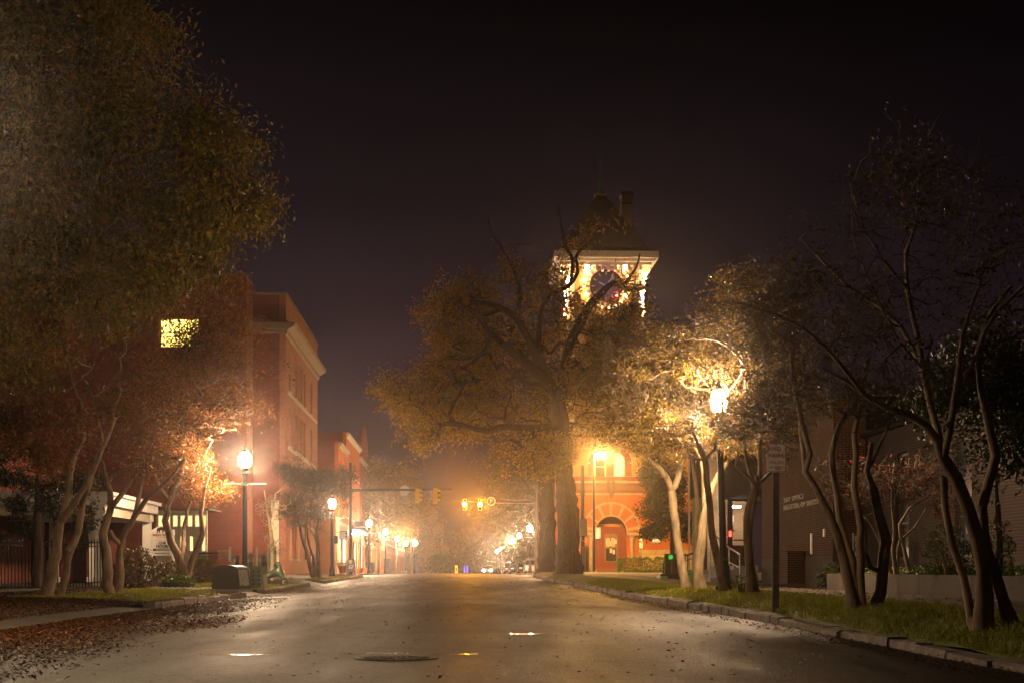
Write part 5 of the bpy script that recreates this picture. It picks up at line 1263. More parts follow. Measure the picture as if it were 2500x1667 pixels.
        for c in range(3):
            if c == 2 and V: npmesh(name, np.concatenate(V), Fs, m, parent, True); V, Fs, off, name, m = [], [], 0, 'twigs', twigmat
            k = sides[c]; nd = np.where(has & (cat == c))[0]
            if not len(nd): continue
            pos = np.full(n, -1); pos[nd] = np.arange(len(nd)); rd = r[nd]
            if c == 0: rr = rd * (1 + 0)
            R1 = rings(p[nd], tn[nd], rd, k)
            if c == 0:
                an = 2 * np.pi * np.arange(k)[None, :] / k; ix = nd[:, None]; w = 1 + .10 * np.sin(an * 2 + ix * .13) + .07 * np.sin(an * 3 - ix * .21) + .06 * np.sin(ix * .55) + .03 * s.rng.normal(size=(len(nd), k)); R1 = p[nd][:, None, :] + (R1 - p[nd][:, None, :]) * w[..., None]
            q = par[nd]; share = (kid[q] == nd) & (cat[q] == c) & (has[q]); 
            ex = np.where(~share)[0]; q2 = q[ex]
            rs = np.minimum(r[q2], r[nd[ex]] * 1.12) if c else np.where(kid[q2] == nd[ex], r[q2], r[nd[ex]] * 1.15)
            R0 = rings(p[q2] , td[nd[ex]], rs, k)
            V.append(R1.reshape(-1, 3)); V.append(R0.reshape(-1, 3)); st = np.zeros(len(nd), int)
            st[share] = off + pos[q[share]] * k; st[ex] = off + len(nd) * k + np.arange(len(ex)) * k; en = off + np.arange(len(nd)) * k
            j = np.arange(k); j2 = (j + 1) % k
            f = np.stack([st[:, None] + j, st[:, None] + j2, en[:, None] + j2, en[:, None] + j], -1).reshape(-1, 4); Fs.append(f); off += (len(nd) + len(ex)) * k
        return npmesh(name, np.concatenate(V), Fs, m, parent, True) if V else None
    def leafmesh(s, name, m, parent, per, size, w=.5, spread=.12, droop=.3, rmax=.02, keep=None):
        idx = np.where((s.r[:s.n] < rmax) & (np.arange(s.n) >= s.base))[0]
        if keep is not None: idx = idx[keep(s.p[idx])]
        ks = s.rng.normal(size=(5, 3)) / (spread * 4.5); ph = s.rng.uniform(0, 6.28, 5)
        fld = np.sin(s.p[idx] @ ks.T + ph).sum(1) / 2.2; wt = np.clip(fld + .42, .02, 2); wt /= wt.sum()
        k = int(len(idx) * per); c = s.rng.choice(idx, k, p=wt); q = s.p[c] + s.rng.normal(0, spread, (k, 3))
        v, f = leaves(q, size, size * w, s.rng, droop); return npmesh(name, v, [f], m, parent)
def ell(rng, specs, n):
    """random points in ellipsoids given as (px,py,Y,rx_px,ry_px,rY,weight)"""
    w = np.array([e[6] for e in specs], float); w /= w.sum(); out = []
    for e, k in zip(specs, rng.multinomial(n, w)):
        if k == 0: continue
        K = max(2, k // 9)
        q = rng.normal(size=(K, 3)); q /= np.linalg.norm(q, axis=1)[:, None]; q *= rng.random(K)[:, None] ** .36
        q = q[rng.integers(0, K, k)]
        px, py, Y = e[0] + q[:, 0] * e[3], e[1] + q[:, 1] * e[4], e[2]
        s = e[2] / F; r = min(e[3], e[4]) * s * .21
        j = rng.normal(size=(k, 3)) * np.array([r * 1.25, r, r * .8])
        out.append(np.stack([(px - CX) * s, e[2] + q[:, 2] * e[5], CZ + (HZ - py) * s], 1) + j)
    return np.concatenate(out)
def T3(pts, Y, s=None):
    """stem points (px,py,dY,radius_px)"""
    return [(*P(a, b, Y + d), r * Y / F) for a, b, d, r in pts]
def clear_lamp(p):
    c = np.array(P(1728, 968, 34)); d = np.linalg.norm((p - c)[:, [0, 2]], axis=1); return ~((d < .42) & (p[:, 1] < 34.4)) & (np.linalg.norm(p - c, axis=1) > .5)
def clear_left(p):
    c = np.array((-8.985, 51, 4.6)); return np.linalg.norm((p - c) * [1, .55, 1], axis=1) > 1.25
def leaf_right(p):
    c = np.array(P(1728, 968, 34)); return clear_lamp(p) & (np.linalg.norm(p - c, axis=1) > .95)
def make(name, label, cat, Y, stems, specs, n, bark, leaf, per, size, seed, twig=(0, .3), tr=None, group=None, step=.3, bend=.25, w=.5, spread=.08, droop=.3, rmin=.006, keep=None, wob=.02, low=None, lkeep=None, rmax=.02):
    T = Tree(seed, wob)
    for i, st in enumerate(stems):
        q3 = T3(st, Y)
        if i == 0 or st[0][1] > 1380: f0 = q3[0]; q3 = [(f0[0], f0[1], f0[2] - .35, f0[3] * 1.15)] + q3
        T.stem(q3, attach=(i > 0), step=.3 if Y > 60 else .2)
    t = thing(name, label, cat, tuple(T.p[0]), 0, group)
    T.base = T.n
    tg = ell(T.rng, specs, n) if n else np.zeros((0, 3))
    if keep is not None: tg = tg[keep(tg)]
    if len(tg): T.grow(tg, step, bend=bend, rmin=rmin, avoid_below=low)
    T.rmin = rmin; T.radii()
    if twig[0]: T.twigs(twig[0], twig[1], rmin * .7)
    o3 = np.array(T.p[0]); T.p[:T.n] -= o3
    # flare the foot
    T.mesh('trunk', bark, t, twigmat={'bark_bright': 'bark_bright', 'bark_pale': 'twig_pale'}.get(bark, 'twig'))
    if per: T.leafmesh('crown', leaf, t, per, size, w, spread, droop, rmax, (lambda q: lkeep(q + o3)) if lkeep is not None else None)
    return t
# --- big willow-leaved tree rising out of the left edge
make('leafy_tree', 'huge leafy tree filling the upper corner with narrow green brown leaves', 'tree', 29,
     [[(-330, 1480, 0, 45), (-300, 1200, 0, 36), (-260, 900, 0, 32), (-180, 700, 0, 28), (-60, 520, 0, 20), (60, 400, 0, 13), (110, 330, 0, 9), (120, 200, 0, 6)],
      [(-60, 520, 0, 9), (100, 500, 1, 6), (260, 540, 1, 4.5), (400, 500, 1, 3)], [(60, 400, 0, 10), (180, 310, 1, 8), (280, 200, 1, 6), (340, 80, 1, 4)],
      [(110, 370, 0, 8), (300, 380, 0, 7), (470, 360, 0, 5), (600, 380, 0, 3)], [(-180, 700, 0, 16), (0, 620, 1, 9), (160, 600, 1, 6)]],
     [(120, 150, 29, 290, 230, 3, 3), (330, 60, 29, 130, 110, 2, .9), (380, 250, 29, 150, 130, 2, 1.3), (80, 430, 29, 230, 190, 3, 1.6), (330, 440, 29, 200, 150, 2.2, 1.9), (540, 420, 29, 125, 110, 1.6, 1.1), (610, 500, 29, 60, 40, 1, .3), (500, 560, 29, 110, 80, 1.4, .8), (180, 640, 29, 190, 120, 2, 1.2), (400, 640, 29, 110, 60, 1.4, .45), (-150, 300, 29, 150, 300, 3, 1), (60, -80, 29, 330, 120, 3, 1), (60, 740, 29, 210, 110, 2, 1.1), (270, 730, 29, 150, 90, 1.8, .9), (60, 880, 29, 140, 80, 1.5, .5)],
     2800, 'bark_mid', 'leaf_oak', 11.5, .135, 21, (.05, .35), w=.3, spread=.2, droop=.9, low=4)
# --- three leaning crape myrtles on the left verge
make('crape_myrtle', 'crape myrtle with two smooth trunks leaning toward the street, nearest the frame edge', 'tree', 33,
     [[(118, 1452, 0, 15), (125, 1400, 0, 13), (140, 1330, 0, 11), (150, 1270, 0, 9), (165, 1200, 0, 8), (175, 1130, 0, 7), (205, 1060, 0, 6)],
      [(150, 1270, 0, 9), (180, 1230, -.2, 8), (215, 1180, -.3, 7), (240, 1120, -.4, 6), (280, 1020, -.5, 5)],
      [(148, 1452, .3, 12), (160, 1400, .3, 10), (170, 1350, .3, 9), (192, 1300, .3, 8.5), (200, 1230, .2, 8), (215, 1180, 0, 7), (235, 1120, .2, 5.5), (250, 1080, .2, 4.5), (220, 950, .4, 4)],
      [(192, 1300, .3, 6), (165, 1345, .2, 7)]],
     [(130, 1030, 33, 150, 110, 1.4, 1), (280, 930, 33, 150, 130, 1.4, 1.1), (60, 880, 33, 160, 140, 1.4, 1), (220, 780, 33, 160, 110, 1.2, .9), (60, 1050, 33, 110, 60, 1, .4)],
     900, 'bark_smooth', 'leaf_orange', 9, .09, 22, (.1, .28), spread=.16, group='crape myrtles on the leaf covered verge', wob=.03, lkeep=lambda q: np.random.default_rng(1).random(len(q)) < 1)
make('crape_myrtle', 'crape myrtle with many stems fanning toward the street, middle one before the white portico', 'tree', 37,
     [[(268, 1446, 0, 13), (262, 1395, 0, 11), (258, 1340, 0, 10.5), (252, 1300, 0, 10), (272, 1240, 0, 8), (262, 1180, 0, 6), (250, 1130, 0, 5)],
      [(285, 1446, .2, 12), (292, 1400, .2, 10.5), (293, 1350, .2, 9.5), (300, 1310, .2, 9), (330, 1260, 0, 7), (355, 1220, -.2, 6), (400, 1180, -.4, 5), (450, 1120, -.7, 4.5)],
      [(272, 1240, 0, 7), (300, 1200, .2, 6), (335, 1150, .3, 5), (370, 1080, .4, 4)], [(262, 1180, 0, 6), (275, 1160, .2, 4.5), (330, 1140, .2, 4)],
      [(330, 1260, 0, 5.5), (342, 1190, .2, 5), (350, 1140, .3, 4.5), (345, 1060, .4, 4)], [(284, 1330, 0, 6), (268, 1295, .1, 6)]],
     [(330, 1010, 37, 140, 110, 1.5, 1), (450, 960, 37, 140, 120, 1.4, 1), (250, 1060, 37, 100, 90, 1.2, .6), (540, 900, 37, 130, 140, 1.3, 1), (400, 830, 37, 150, 110, 1.2, .8), (500, 760, 37, 130, 80, 1, .6), (420, 1120, 37, 90, 45, 1, .35)],
     1050, 'bark_smooth', 'leaf_orange', 8, .09, 23, (.1, .3), spread=.16, group='crape myrtles on the leaf covered verge', wob=.03)
make('crape_myrtle', 'crape myrtle whose goblet shaped stems part just beside the club sign', 'tree', 50,
     [[(450, 1434, 0, 13), (452, 1410, 0, 11), (440, 1370, 0, 9), (418, 1320, 0, 8.5), (405, 1270, 0, 8), (412, 1220, 0, 7.5), (430, 1180, .2, 6), (450, 1140, .3, 5)],
      [(460, 1405, .1, 8), (470, 1370, .2, 8.5), (485, 1330, .2, 8), (495, 1300, .2, 7), (492, 1250, .2, 6), (500, 1190, .3, 5), (515, 1140, .3, 4)],
      [(440, 1370, 0, 6), (448, 1320, .3, 5.5), (450, 1280, .5, 4.5), (470, 1200, .5, 3.5)], [(412, 1220, 0, 5), (390, 1190, -.2, 4.5), (370, 1140, -.3, 4)]],
     [(440, 1110, 50, 90, 70, 1.5, 1), (530, 1070, 51, 85, 80, 1.2, .9), (560, 950, 53, 90, 110, 1.5, .9), (480, 1180, 50, 70, 45, 1, .5), (500, 980, 50, 110, 90, 1.5, .8), (535, 1190, 52, 55, 50, 1, .25)],
     900, 'bark_smooth', 'leaf_orange', 6, .1, 24, (.2, .35), spread=.18, keep=clear_left, lkeep=clear_left, group='crape myrtles on the leaf covered verge', wob=.03)
make('conifer', 'dark drooping evergreen tree standing behind the picket fence', 'tree', 47,
     [[(90, 1405, 0, 12), (92, 1250, 0, 9), (95, 1100, 0, 5)]],
     [(60, 1180, 47, 170, 90, 2.2, 1.2), (160, 1230, 47, 90, 90, 2, .7), (20, 1280, 47, 70, 50, 1.5, .3), (-20, 1120, 47, 120, 120, 2, .7)],
     520, 'bark_dark', 'leaf_dark', 11, .16, 25, (0, .3), w=.3, droop=.7, low=0)
make('bare_tree', 'slim pale bare tree brightly lit against the brick wall beside the bins', 'tree', 63,
     [[(663, 1400, 0, 4.5), (665, 1350, 0, 4), (661, 1300, 0, 4), (657, 1270, 0, 3), (650, 1230, 0, 2.4), (645, 1195, 0, 1.5)], [(657, 1280, 0, 3), (666, 1240, .1, 2.4), (672, 1205, .1, 1.8), (688, 1192, .2, 1)],
      [(661, 1300, 0, 1.5), (678, 1285, .2, 1)]],
     [(650, 1230, 63, 34, 28, .6, 1), (668, 1260, 63, 38, 45, .6, 1), (665, 1320, 63, 32, 35, .5, .8)], 150, 'bark_bright', 'leaf_yellow', .5, .07, 26, (1.3, .22), step=.2, rmin=.008, low=1.8)
make('crape_myrtle', 'small dark crape myrtle with tangled bare crown before the brick corner building', 'tree', 80,
     [[(768, 1414, 0, 7), (758, 1380, 0, 5), (748, 1340, 0, 4), (735, 1300, 0, 3.4), (728, 1250, 0, 2.5)], [(778, 1414, .2, 7), (776, 1370, .2, 5.5), (775, 1330, .2, 5), (772, 1290, .2, 4.5), (780, 1262, .2, 3), (770, 1230, .2, 2)],
      [(770, 1410, -.2, 5), (764, 1360, -.2, 4), (752, 1310, -.2, 3), (750, 1250, -.2, 2)], [(775, 1320, .2, 3), (756, 1290, .4, 2.5), (720, 1270, .5, 1.6)]],
     [(760, 1210, 80, 90, 60, 2, 1.5), (735, 1250, 80, 60, 45, 1.6, .7), (800, 1180, 80, 50, 50, 1.4, .8), (720, 1150, 80, 50, 40, 1.3, .5), (835, 1170, 80, 35, 45, 1, .3)],
     1300, 'bark_smooth', 'leaf_dim', 1.6, .10, 27, (1.4, .4), rmin=.009, wob=.03)
# --- big tree beside the crossing
make('big_tree', 'massive old tree with thick rough trunk and dark spreading limbs in front of the tower', 'tree', 87,
     [[(1396, 1418, 0, 48), (1392, 1398, 0, 33), (1388, 1340, 0, 27), (1386, 1250, 0, 25), (1378, 1150, 0, 22), (1374, 1080, 0, 22), (1366, 1010, 0, 24), (1360, 970, 0, 20)],
      [(1360, 970, 0, 17), (1335, 920, -.5, 14), (1310, 870, -1, 12), (1285, 820, -1, 9), (1262, 780, -1, 7.5), (1230, 755, -1, 7), (1190, 742, -1, 6.5), (1145, 738, -1, 5)],
      [(1335, 930, -.5, 11), (1290, 890, -2, 11), (1240, 850, -3, 9), (1200, 815, -3, 7), (1178, 790, -3, 6), (1172, 760, -3, 4)],
      [(1370, 960, 0, 17), (1378, 900, 1, 14), (1392, 840, 2, 12), (1415, 790, 3, 11), (1440, 745, 4, 10), (1455, 720, 4, 7)],
      [(1430, 760, 3.5, 9), (1470, 715, 4, 7.5), (1500, 692, 4, 6.5), (1530, 708, 4, 5.5), (1560, 708, 4, 4), (1585, 695, 4, 2.5)],
      [(1310, 870, -1, 8), (1316, 800, -1, 7), (1325, 750, -1, 6), (1350, 715, -1, 6), (1385, 700, -1, 5.5), (1410, 665, -1, 4.5), (1405, 630, -1, 3.5)],
      [(1392, 690, -1, 5), (1398, 640, -1, 5), (1380, 600, -1, 4.5), (1372, 560, -1, 3), (1360, 500, -1, 2)], [(1398, 640, -1, 4), (1425, 600, 0, 3), (1450, 560, 0, 2), (1490, 540, 0, 1.3)],
      [(1262, 780, -1, 6), (1268, 720, 0, 5), (1255, 660, 0, 4), (1225, 610, 0, 3), (1200, 570, 0, 2.4), (1190, 530, 0, 1.8)],
      [(1370, 1040, 0, 12), (1300, 1045, -2, 9), (1230, 1042, -4, 8), (1180, 1050, -5, 6), (1110, 1030, -5, 4)], [(1200, 815, -3, 6), (1180, 860, -4, 4), (1130, 900, -5, 3)],
      [(1230, 755, -1, 5), (1170, 770, -1, 4), (1120, 740, -1, 3)], [(1520, 700, 4, 5), (1555, 650, 4, 3), (1562, 620, 4, 2)]],
     [(1080, 970, 86, 135, 90, 4, 2), (1010, 970, 85, 75, 60, 3, .7), (1170, 850, 91, 150, 110, 4, 2.0), (1130, 730, 89, 80, 80, 3, .6), (1220, 970, 90, 150, 110, 4, 2.0), (1330, 1040, 91, 95, 80, 4, 1.0), (1260, 800, 92, 130, 110, 4, .9), (1400, 880, 93, 130, 120, 4, 1.6), (1500, 840, 90, 90, 90, 4, 1.3), (1450, 960, 88, 110, 90, 4, 1.5), (1290, 710, 86, 150, 70, 4, .4), (1290, 590, 86, 120, 70, 3, .1), (1450, 560, 87, 70, 60, 2, .08), (1060, 1060, 84, 80, 40, 3, .4), (1330, 1110, 84, 60, 50, 2, .5), (1540, 740, 90, 50, 60, 2, .35)],
     4200, 'bark_dark', 'leaf_big', 5.4, .25, 31, (.1, .7), step=.55, rmin=.016, w=.45, spread=.32, droop=.6, bend=.15, low=7.5, rmax=.05)
make('rough_tree', 'second rough trunk standing just behind the massive old tree', 'tree', 104,
     [[(1340, 1402, 0, 34), (1338, 1385, 0, 24), (1335, 1300, 0, 19), (1332, 1200, 0, 17), (1325, 1120, 0, 13), (1310, 1060, 0, 10)], [(1332, 1200, 0, 9), (1350, 1160, 0, 7), (1352, 1120, 0, 5)]],
     [(1290, 1100, 104, 70, 60, 3, 1), (1330, 1060, 104, 70, 60, 3, 1), (1250, 1060, 104, 60, 60, 3, .6)], 420, 'bark_dark', 'leaf_big', 6, .2, 32, (.3, .6), step=.6, rmin=.018, spread=.35, low=8, rmax=.05)
make('evergreen', 'dark dense evergreen with ragged edge in front of the orange hall wall', 'tree', 96,
     [[(1642, 1402, 0, 6), (1640, 1300, 0, 5), (1635, 1180, 0, 3)]],
     [(1630, 1160, 96, 60, 45, 1.5, 1), (1620, 1215, 96, 55, 50, 1.5, 1.2), (1640, 1270, 96, 60, 42, 1.5, 1), (1590, 1180, 96, 28, 22, 1, .3), (1590, 1295, 96, 32, 14, 1, .25), (1655, 1100, 96, 40, 40, 1.2, .6)],
     420, 'bark_dark', 'leaf_dark', 30, .2, 33, (0, .3), w=.55, spread=.22, low=1.5, rmax=.08, step=.4)
# --- far trees on both sides
def fartree(i, px, base, Y, specs, leaf, label, n=260, per=26, size=.42, w=3):
    make('street_tree', label, 'tree', Y, [[(px, base, 0, w), (px + 2, base - (base - specs[0][1]) * .6, 0, w * .8), (specs[0][0], specs[0][1], 0, w * .4)]],
         [(a, b, Y, c, d, c * Y / F * .8, c * d) for a, b, c, d in specs], n, 'bark_smooth', leaf, per, size, 40 + i, (0, 1), step=.9, rmin=.03, spread=.55, w=.5, droop=.5, group='street trees past the crossing', low=3.5, rmax=.15)
far_ = [(925, 1398, 170, [(900, 1190, 55, 60), (925, 1230, 60, 60), (880, 1240, 40, 60)], 'leaf_bronze', 'bronze leafed street tree nearest the brick shops'),
        (968, 1398, 190, [(960, 1180, 55, 45), (975, 1240, 60, 50), (950, 1280, 50, 30)], 'leaf_bronze', 'bronze leafed tree, second from the shops, its crown highest'),
        (1004, 1398, 215, [(1000, 1210, 42, 50), (1010, 1270, 50, 45)], 'leaf_bronze', 'bronze leafed tree above the street clock'),
        (1045, 1399, 245, [(1040, 1270, 38, 45), (1035, 1320, 40, 30), (1060, 1290, 25, 35)], 'leaf_bronze', 'duller bronze leafed tree past the street clock'),
        (1064, 1399, 235, [(1058, 1360, 26, 26)], 'leaf_bronze', 'low spreading bronze tree over a parked car'),
        (1108, 1400, 330, [(1110, 1340, 48, 48), (1095, 1370, 30, 28)], 'leaf_far', 'dark green rounded tree closing the street, nearer the clock'),
        (1150, 1400, 350, [(1150, 1335, 50, 52), (1170, 1365, 30, 30)], 'leaf_far', 'dark green rounded tree closing the street, nearer the lamps'),
        (1195, 1400, 300, [(1190, 1355, 30, 30), (1200, 1380, 25, 18)], 'leaf_far', 'pale green tree low beside the oncoming car'),
        (1235, 1400, 225, [(1220, 1200, 60, 80), (1200, 1270, 45, 50), (1240, 1150, 40, 50)], 'leaf_far', 'tall hazy tree behind the amber signals'),
        (1285, 1400, 185, [(1280, 1180, 50, 80), (1270, 1260, 50, 45), (1300, 1130, 40, 50)], 'leaf_far', 'tall hazy tree over the bright lamp row, nearest the thick trunks'),
        (1256, 1400, 205, [(1250, 1290, 35, 35), (1262, 1340, 28, 22)], 'leaf_far', 'small tree drooping over the bright far lamps'),
        (1298, 1400, 165, [(1298, 1355, 22, 18), (1310, 1330, 25, 25)], 'leaf_far', 'low shrubby tree behind the far parked cars'),
        (1085, 1401, 200, [(1088, 1382, 18, 16)], 'leaf_far', 'small green shrub tree at the foot of the distant signal pole')]
leafmat('leaf_bronze', [(.24, .13, .025), (.14, .1, .02), (.3, .16, .03), (.1, .08, .02)])
for i, (px, ba, Y, sp, lf, lab) in enumerate(far_): fartree(i, px, ba, Y, sp, lf, lab, n=240 if len(sp) > 1 else 90)
# --- crape myrtles on the office side, lit by the bright lamp
G = 'crape myrtles on the verge by the office'
make('crape_myrtle', 'pale forked crape myrtle lit bright, first on the verge beside the green lit stair platform', 'tree', 38.5,
     [[(1680, 1442, 0, 15), (1672, 1415, 0, 10.5), (1664, 1370, 0, 9.5), (1655, 1320, 0, 9), (1647, 1270, 0, 9.5), (1643, 1220, 0, 10), (1640, 1195, 0, 8)],
      [(1640, 1195, 0, 7.5), (1628, 1165, -.2, 6.5), (1608, 1140, -.4, 6), (1588, 1125, -.6, 5), (1577, 1110, -.6, 4), (1590, 1085, -.6, 2.5)], [(1644, 1200, 0, 8), (1655, 1165, .2, 7), (1666, 1130, .3, 6.5), (1676, 1095, .4, 6), (1685, 1040, .4, 4)]],
     [(1560, 1050, 38, 95, 55, 1.2, 1.3), (1600, 1090, 38, 50, 40, .8, .9), (1620, 980, 38.5, 120, 70, 1.4, 1.3), (1510, 1020, 38, 60, 50, 1, .5), (1570, 900, 38.5, 100, 90, 1.4, .9), (1680, 960, 39.5, 80, 70, .8, .6)],
     1500, 'bark_pale', 'leaf_yellow', 1.5, .085, 51, (.9, .26), group=G, keep=clear_lamp, lkeep=leaf_right, step=.22, low=2.8)
make('crape_myrtle', 'stout tan crape myrtle reaching sideways, between the pale forked one and the lamp post', 'tree', 36.5,
     [[(1712, 1436, 0, 15), (1706, 1400, 0, 10.5), (1710, 1340, 0, 10), (1716, 1280, 0, 9.5), (1722, 1250, 0, 9), (1735, 1200, 0, 7), (1752, 1160, 0, 6.5), (1775, 1130, 0, 6), (1798, 1108, 0, 5)], [(1722, 1250, 0, 7), (1718, 1180, .4, 5.5), (1712, 1120, .6, 4.5)]],
     [(1790, 1060, 36, 70, 50, 1, 1), (1700, 1040, 37, 80, 55, 1, 1), (1620, 880, 37, 110, 70, 1.4, .7), (1740, 860, 37.2, 110, 80, .8, .9), (1800, 960, 36, 70, 70, 1, .9)],
     1000, 'bark_pale', 'leaf_yellow', 1.5, .085, 52, (.8, .26), group=G, keep=clear_lamp, lkeep=leaf_right, step=.22, low=2.8)
make('crape_myrtle', 'dark slender crape myrtle crossing in front of the bright lamp post', 'tree', 32.8,
     [[(1768, 1444, 0, 11), (1760, 1410, 0, 9), (1748, 1350, 0, 8.5), (1738, 1300, 0, 8), (1732, 1240, 0, 8), (1727, 1170, 0, 7.5), (1722, 1120, 0, 7), (1706, 1085, 0, 6), (1690, 1050, 0, 4)], [(1722, 1125, 0, 5), (1745, 1095, -.2, 4.5), (1752, 1060, -.3, 3.5)], [(1727, 1130, 0, 5), (1703, 1120, .2, 4), (1680, 1105, .3, 3)]],
     [(1740, 1070, 33, 100, 40, 1, 1), (1660, 1040, 33, 70, 50, 1, .6), (1830, 1010, 33, 70, 60, 1, .8), (1790, 880, 34.8, 100, 80, .5, .6), (1790, 790, 33, 120, 70, 1.4, .5)],
     900, 'bark_smooth', 'leaf_yellow', 1.4, .08, 53, (.8, .25), group=G, keep=clear_lamp, lkeep=leaf_right, step=.22, low=2.6)
make('crape_myrtle', 'twisting crape myrtle forking into a candelabra just before the no parking sign', 'tree', 30,
     [[(1832, 1437, 0, 10), (1829, 1400, 0, 8), (1826, 1340, 0, 7.5), (1822, 1290, 0, 8), (1828, 1240, 0, 8.5), (1843, 1200, 0, 9), (1848, 1185, 0, 8)], [(1846, 1441, .1, 8), (1840, 1400, .1, 6.5), (1832, 1340, .1, 6), (1834, 1270, 0, 6), (1843, 1205, 0, 7)],
      [(1843, 1195, 0, 7), (1833, 1160, .1, 6), (1822, 1120, .2, 5), (1815, 1060, .3, 4)], [(1838, 1175, 0, 4.5), (1815, 1152, -.2, 4.5), (1797, 1135, -.3, 4), (1798, 1110, -.3, 3)], [(1850, 1190, 0, 6.5), (1856, 1150, .1, 6), (1855, 1100, .2, 5), (1862, 1030, .3, 4)], [(1853, 1180, 0, 5), (1875, 1158, .2, 4), (1895, 1145, .3, 3.5), (1925, 1120, .4, 3)], [(1840, 1175, 0, 5), (1846, 1160, -.1, 4)]],
     [(1840, 1020, 30, 100, 60, 1.2, 1.2), (1900, 1080, 30, 60, 50, .9, .7), (1860, 900, 30, 110, 90, 1.3, 1.3), (1830, 760, 30, 120, 80, 1.4, .9), (1800, 690, 30, 110, 60, 1.2, .25), (1930, 980, 30, 80, 80, 1, .9)],
     1350, 'bark_smooth', 'leaf_yellow', 1.3, .08, 54, (1.0, .26), group=G, step=.22, keep=clear_lamp, lkeep=leaf_right, low=2.6)
make('crape_myrtle', 'broad clump of four dark smooth stems growing from one foot beside the planter wall', 'tree', 21,
     [[(2082, 1486, 0, 17), (2076, 1450, 0, 13), (2058, 1370, 0, 11), (2044, 1306, 0, 10), (2020, 1240, 0, 9), (1992, 1187, 0, 8.5), (1966, 1150, 0, 8.5), (1980, 1110, 0, 7.5), (1962, 1049, 0, 7), (1940, 960, 0, 6), (1930, 860, 0, 5)],
      [(2096, 1486, .2, 16), (2092, 1440, .2, 12), (2080, 1370, .2, 11), (2054, 1275, .2, 9), (2044, 1200, .2, 8.5), (2030, 1110, .2, 8), (2050, 1035, .2, 7), (2095, 975, .2, 6), (2120, 900, .2, 4)],
      [(2104, 1486, 0, 15), (2100, 1440, 0, 12), (2101, 1363, 0, 10.5), (2100, 1290, 0, 10), (2088, 1190, 0, 8.5), (2090, 1110, 0, 8), (2086, 1060, 0, 7), (2102, 990, 0, 6), (2112, 900, 0, 4)],
      [(2132, 1486, .1, 17), (2150, 1440, .1, 14), (2156, 1390, .1, 13), (2162, 1320, .1, 13), (2145, 1250, .1, 11.5), (2132, 1190, .1, 11), (2118, 1150, .1, 8), (2130, 1080, .1, 5)], [(2150, 1395, .1, 8), (2124, 1385, 0, 7), (2113, 1350, 0, 5)],
      [(1966, 1130, 0, 6), (1955, 1050, .3, 5.5), (1958, 960, .4, 4.5), (1975, 880, .4, 3.5)], [(2118, 1150, .1, 6), (2160, 1060, .3, 4), (2190, 990, .4, 3)]],
     [(2000, 900, 21, 140, 110, 1.3, 1.2), (1900, 880, 21, 90, 110, 1.2, .9), (2070, 980, 21, 120, 60, 1.1, .7), (1950, 760, 21, 140, 90, 1.3, .9), (2120, 830, 21, 110, 120, 1.2, .8), (1860, 720, 21, 90, 70, 1, .4), (1960, 1010, 21, 70, 40, .8, .4)],
     1250, 'bark_smooth', 'leaf_dim', .6, .055, 55, (1.1, .22), group=G, step=.2, rmin=.0045, wob=.025, low=2.0)
